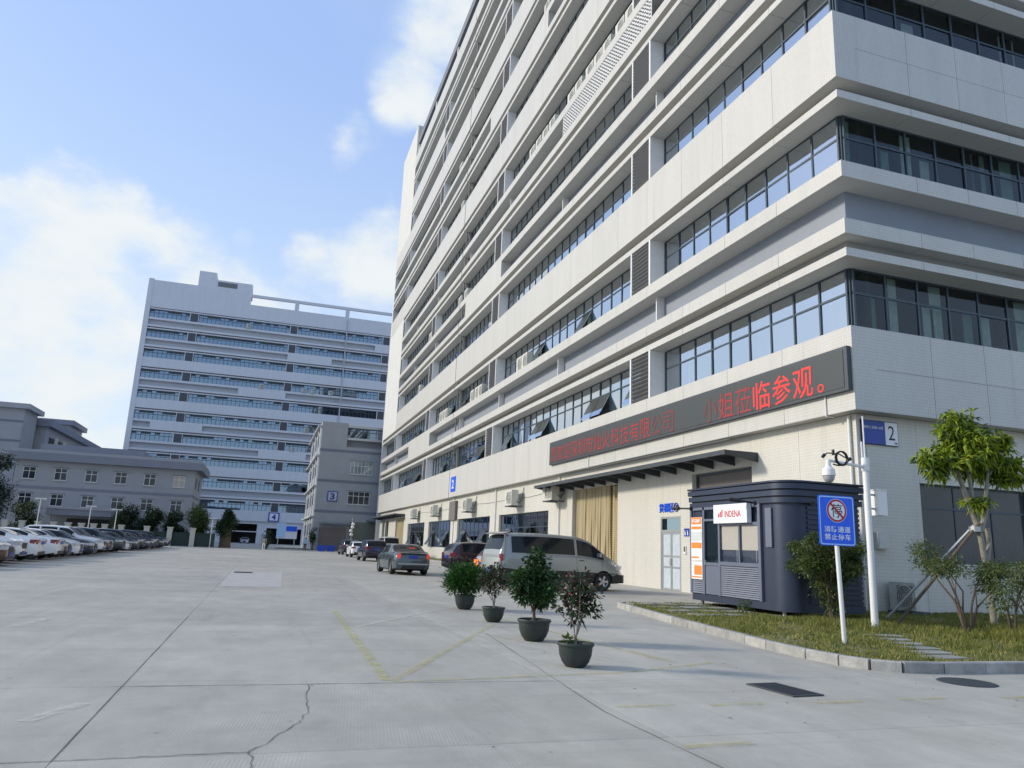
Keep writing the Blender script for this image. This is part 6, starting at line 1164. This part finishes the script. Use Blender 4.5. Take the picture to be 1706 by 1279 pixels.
def person(loc, h, rz, top, bottom, label, lean=0, skirt=False):
    t = empty('person', (*loc, 0), rz, label, 'person'); me = bpy.data.meshes.new('body')
    J = dict(p=(0, 0, .92), b=(0, .01, 1.15), c=(0, 0, 1.36), n=(0, 0, 1.46), h=(0, .02, 1.60), hl=(.09, 0, .88), kl=(.10, .02, .50), al=(.10, -.02, .09), fl=(.11, .13, .04), hr=(-.09, 0, .88), kr=(-.10, .05, .50), ar=(-.10, -.06, .10), fr=(-.11, .08, .04), sl=(.18, 0, 1.40), el=(.25, .02, 1.13), wl=(.22, .14, .92), gl=(.21, .19, .85), sr=(-.18, 0, 1.40), er=(-.25, -.02, 1.13), wr=(-.24, .06, .90), gr=(-.24, .1, .82))
    ks = list(J); E = [('p', 'b'), ('b', 'c'), ('c', 'n'), ('n', 'h'), ('p', 'hl'), ('hl', 'kl'), ('kl', 'al'), ('al', 'fl'), ('p', 'hr'), ('hr', 'kr'), ('kr', 'ar'), ('ar', 'fr'), ('c', 'sl'), ('sl', 'el'), ('el', 'wl'), ('wl', 'gl'), ('c', 'sr'), ('sr', 'er'), ('er', 'wr'), ('wr', 'gr')]
    rad = dict(p=.13, b=.13, c=.15, n=.055, h=.098, hl=.095, kl=.065, al=.045, fl=.04, hr=.095, kr=.065, ar=.045, fr=.04, sl=.07, el=.045, wl=.032, gl=.035, sr=.07, er=.045, wr=.032, gr=.035)
    s = h/1.70; me.from_pydata([tuple(q*s for q in J[k]) for k in ks], [(ks.index(a), ks.index(b)) for a, b in E], []); o = bpy.data.objects.new('body', me); C.objects.link(o)
    md = o.modifiers.new('s', 'SKIN'); md.use_smooth_shade = True
    for i, k in enumerate(ks): v = me.skin_vertices[0].data[i]; v.radius = (rad[k]*s, rad[k]*s*(.72 if k in 'pbc' else 1)); v.use_root = k == 'p'
    o.modifiers.new('u', 'SUBSURF').levels = 1; bpy.context.view_layer.update(); m2 = bpy.data.meshes.new_from_object(o.evaluated_get(bpy.context.evaluated_depsgraph_get())); o.modifiers.clear(); o.data = m2; m2.name = 'body'; m2.materials.clear()
    for q in ('skin', top, bottom, 'ink'): m2.materials.append(M[q])
    for p in m2.polygons:
        z = p.center.z/s; x = abs(p.center.x)/s; p.material_index = 0 if z > 1.46 or (x > .2 and z < 1.1) else 1 if z > .93 else 3 if z < .08 else 2
        p.use_smooth = True
    o.parent = t; MB().lathe([(.001, .22), (.06, .20), (.10, .13), (.105, .06), (.09, .0)], (0, -.01*s, (1.60-.09)*s), 12).build('hair', 'hair', t, smooth=True); return t
person((.25, 90), 1.62, R(180), 'shirt_grey', 'trouser_white', 'distant person in pale top and white trousers walking on the yard')
person((5.65, 107), 1.72, R(160), 'shirt_blue', 'trouser_dark', 'guard in light blue shirt and dark trousers by the grey block corner')
for x, y, l_ in ((7.9, 108.3, 'left'), (9.3, 110, 'right')): MB().add([(-.45, -.35, 0), (.45, -.35, 0), (.45, .35, 0), (-.45, .35, 0), (-.55, -.42, .75), (.55, -.42, .75), (.55, .42, .75), (-.55, .42, .75)], BOXF).box(-.6, .6, -.46, .46, .752, .80).build('plastic_crate', 'bin', loc=(x, y, 0), label=l_+' one of two blue plastic tubs before the grey block', cat='tub', group='blue tubs')
lp2 = empty('lamp_mast', (11.45, 105, 0), 0, 'white street lamp mast with stacked white bulbs near the grey block', 'mast'); MB().cyl((0, 0, 0), (0, 0, 4.6), .05).build('post', 'steel', lp2)  # street lamp pole, its bulbs built as plain white bodies
for z, dx in ((2.2, .0), (2.7, -.08), (3.2, .1), (3.6, .15)): MB().lathe([(.001, 0), (.2, .05), (.24, .22), (.14, .4), (.001, .42)], (dx, 0, z), 12).build('housing', 'white', lp2, smooth=True)
bb = wempty('billboard', (6, 160, 0), label='blue and white billboard in the passage beside the grey block', cat='billboard'); MB().box(2.6, 6.6, 160, 160.2, 1.5, 4.2).build('panel', 'sign_white', bb); MB().box(2.6, 4.2, 159.9, 159.99, 1.8, 4.6).build('panel', 'sign_rim', bb); MB().box(4.4, 6.5, 159.9, 159.99, 3.0, 4.0).build('panel', 'blue_sign', bb); MB().cyl((3, 160.1, 0), (3, 160.1, 1.5), .08).cyl((6.2, 160.1, 0), (6.2, 160.1, 1.5), .08).build('leg', 'steel', bb)
for nm, o in list(bpy.data.objects.items()):
    if o.parent is None and o.type in ('MESH', 'EMPTY') and not (o.get('label') or o.get('kind')): print('UNLABELLED', nm)
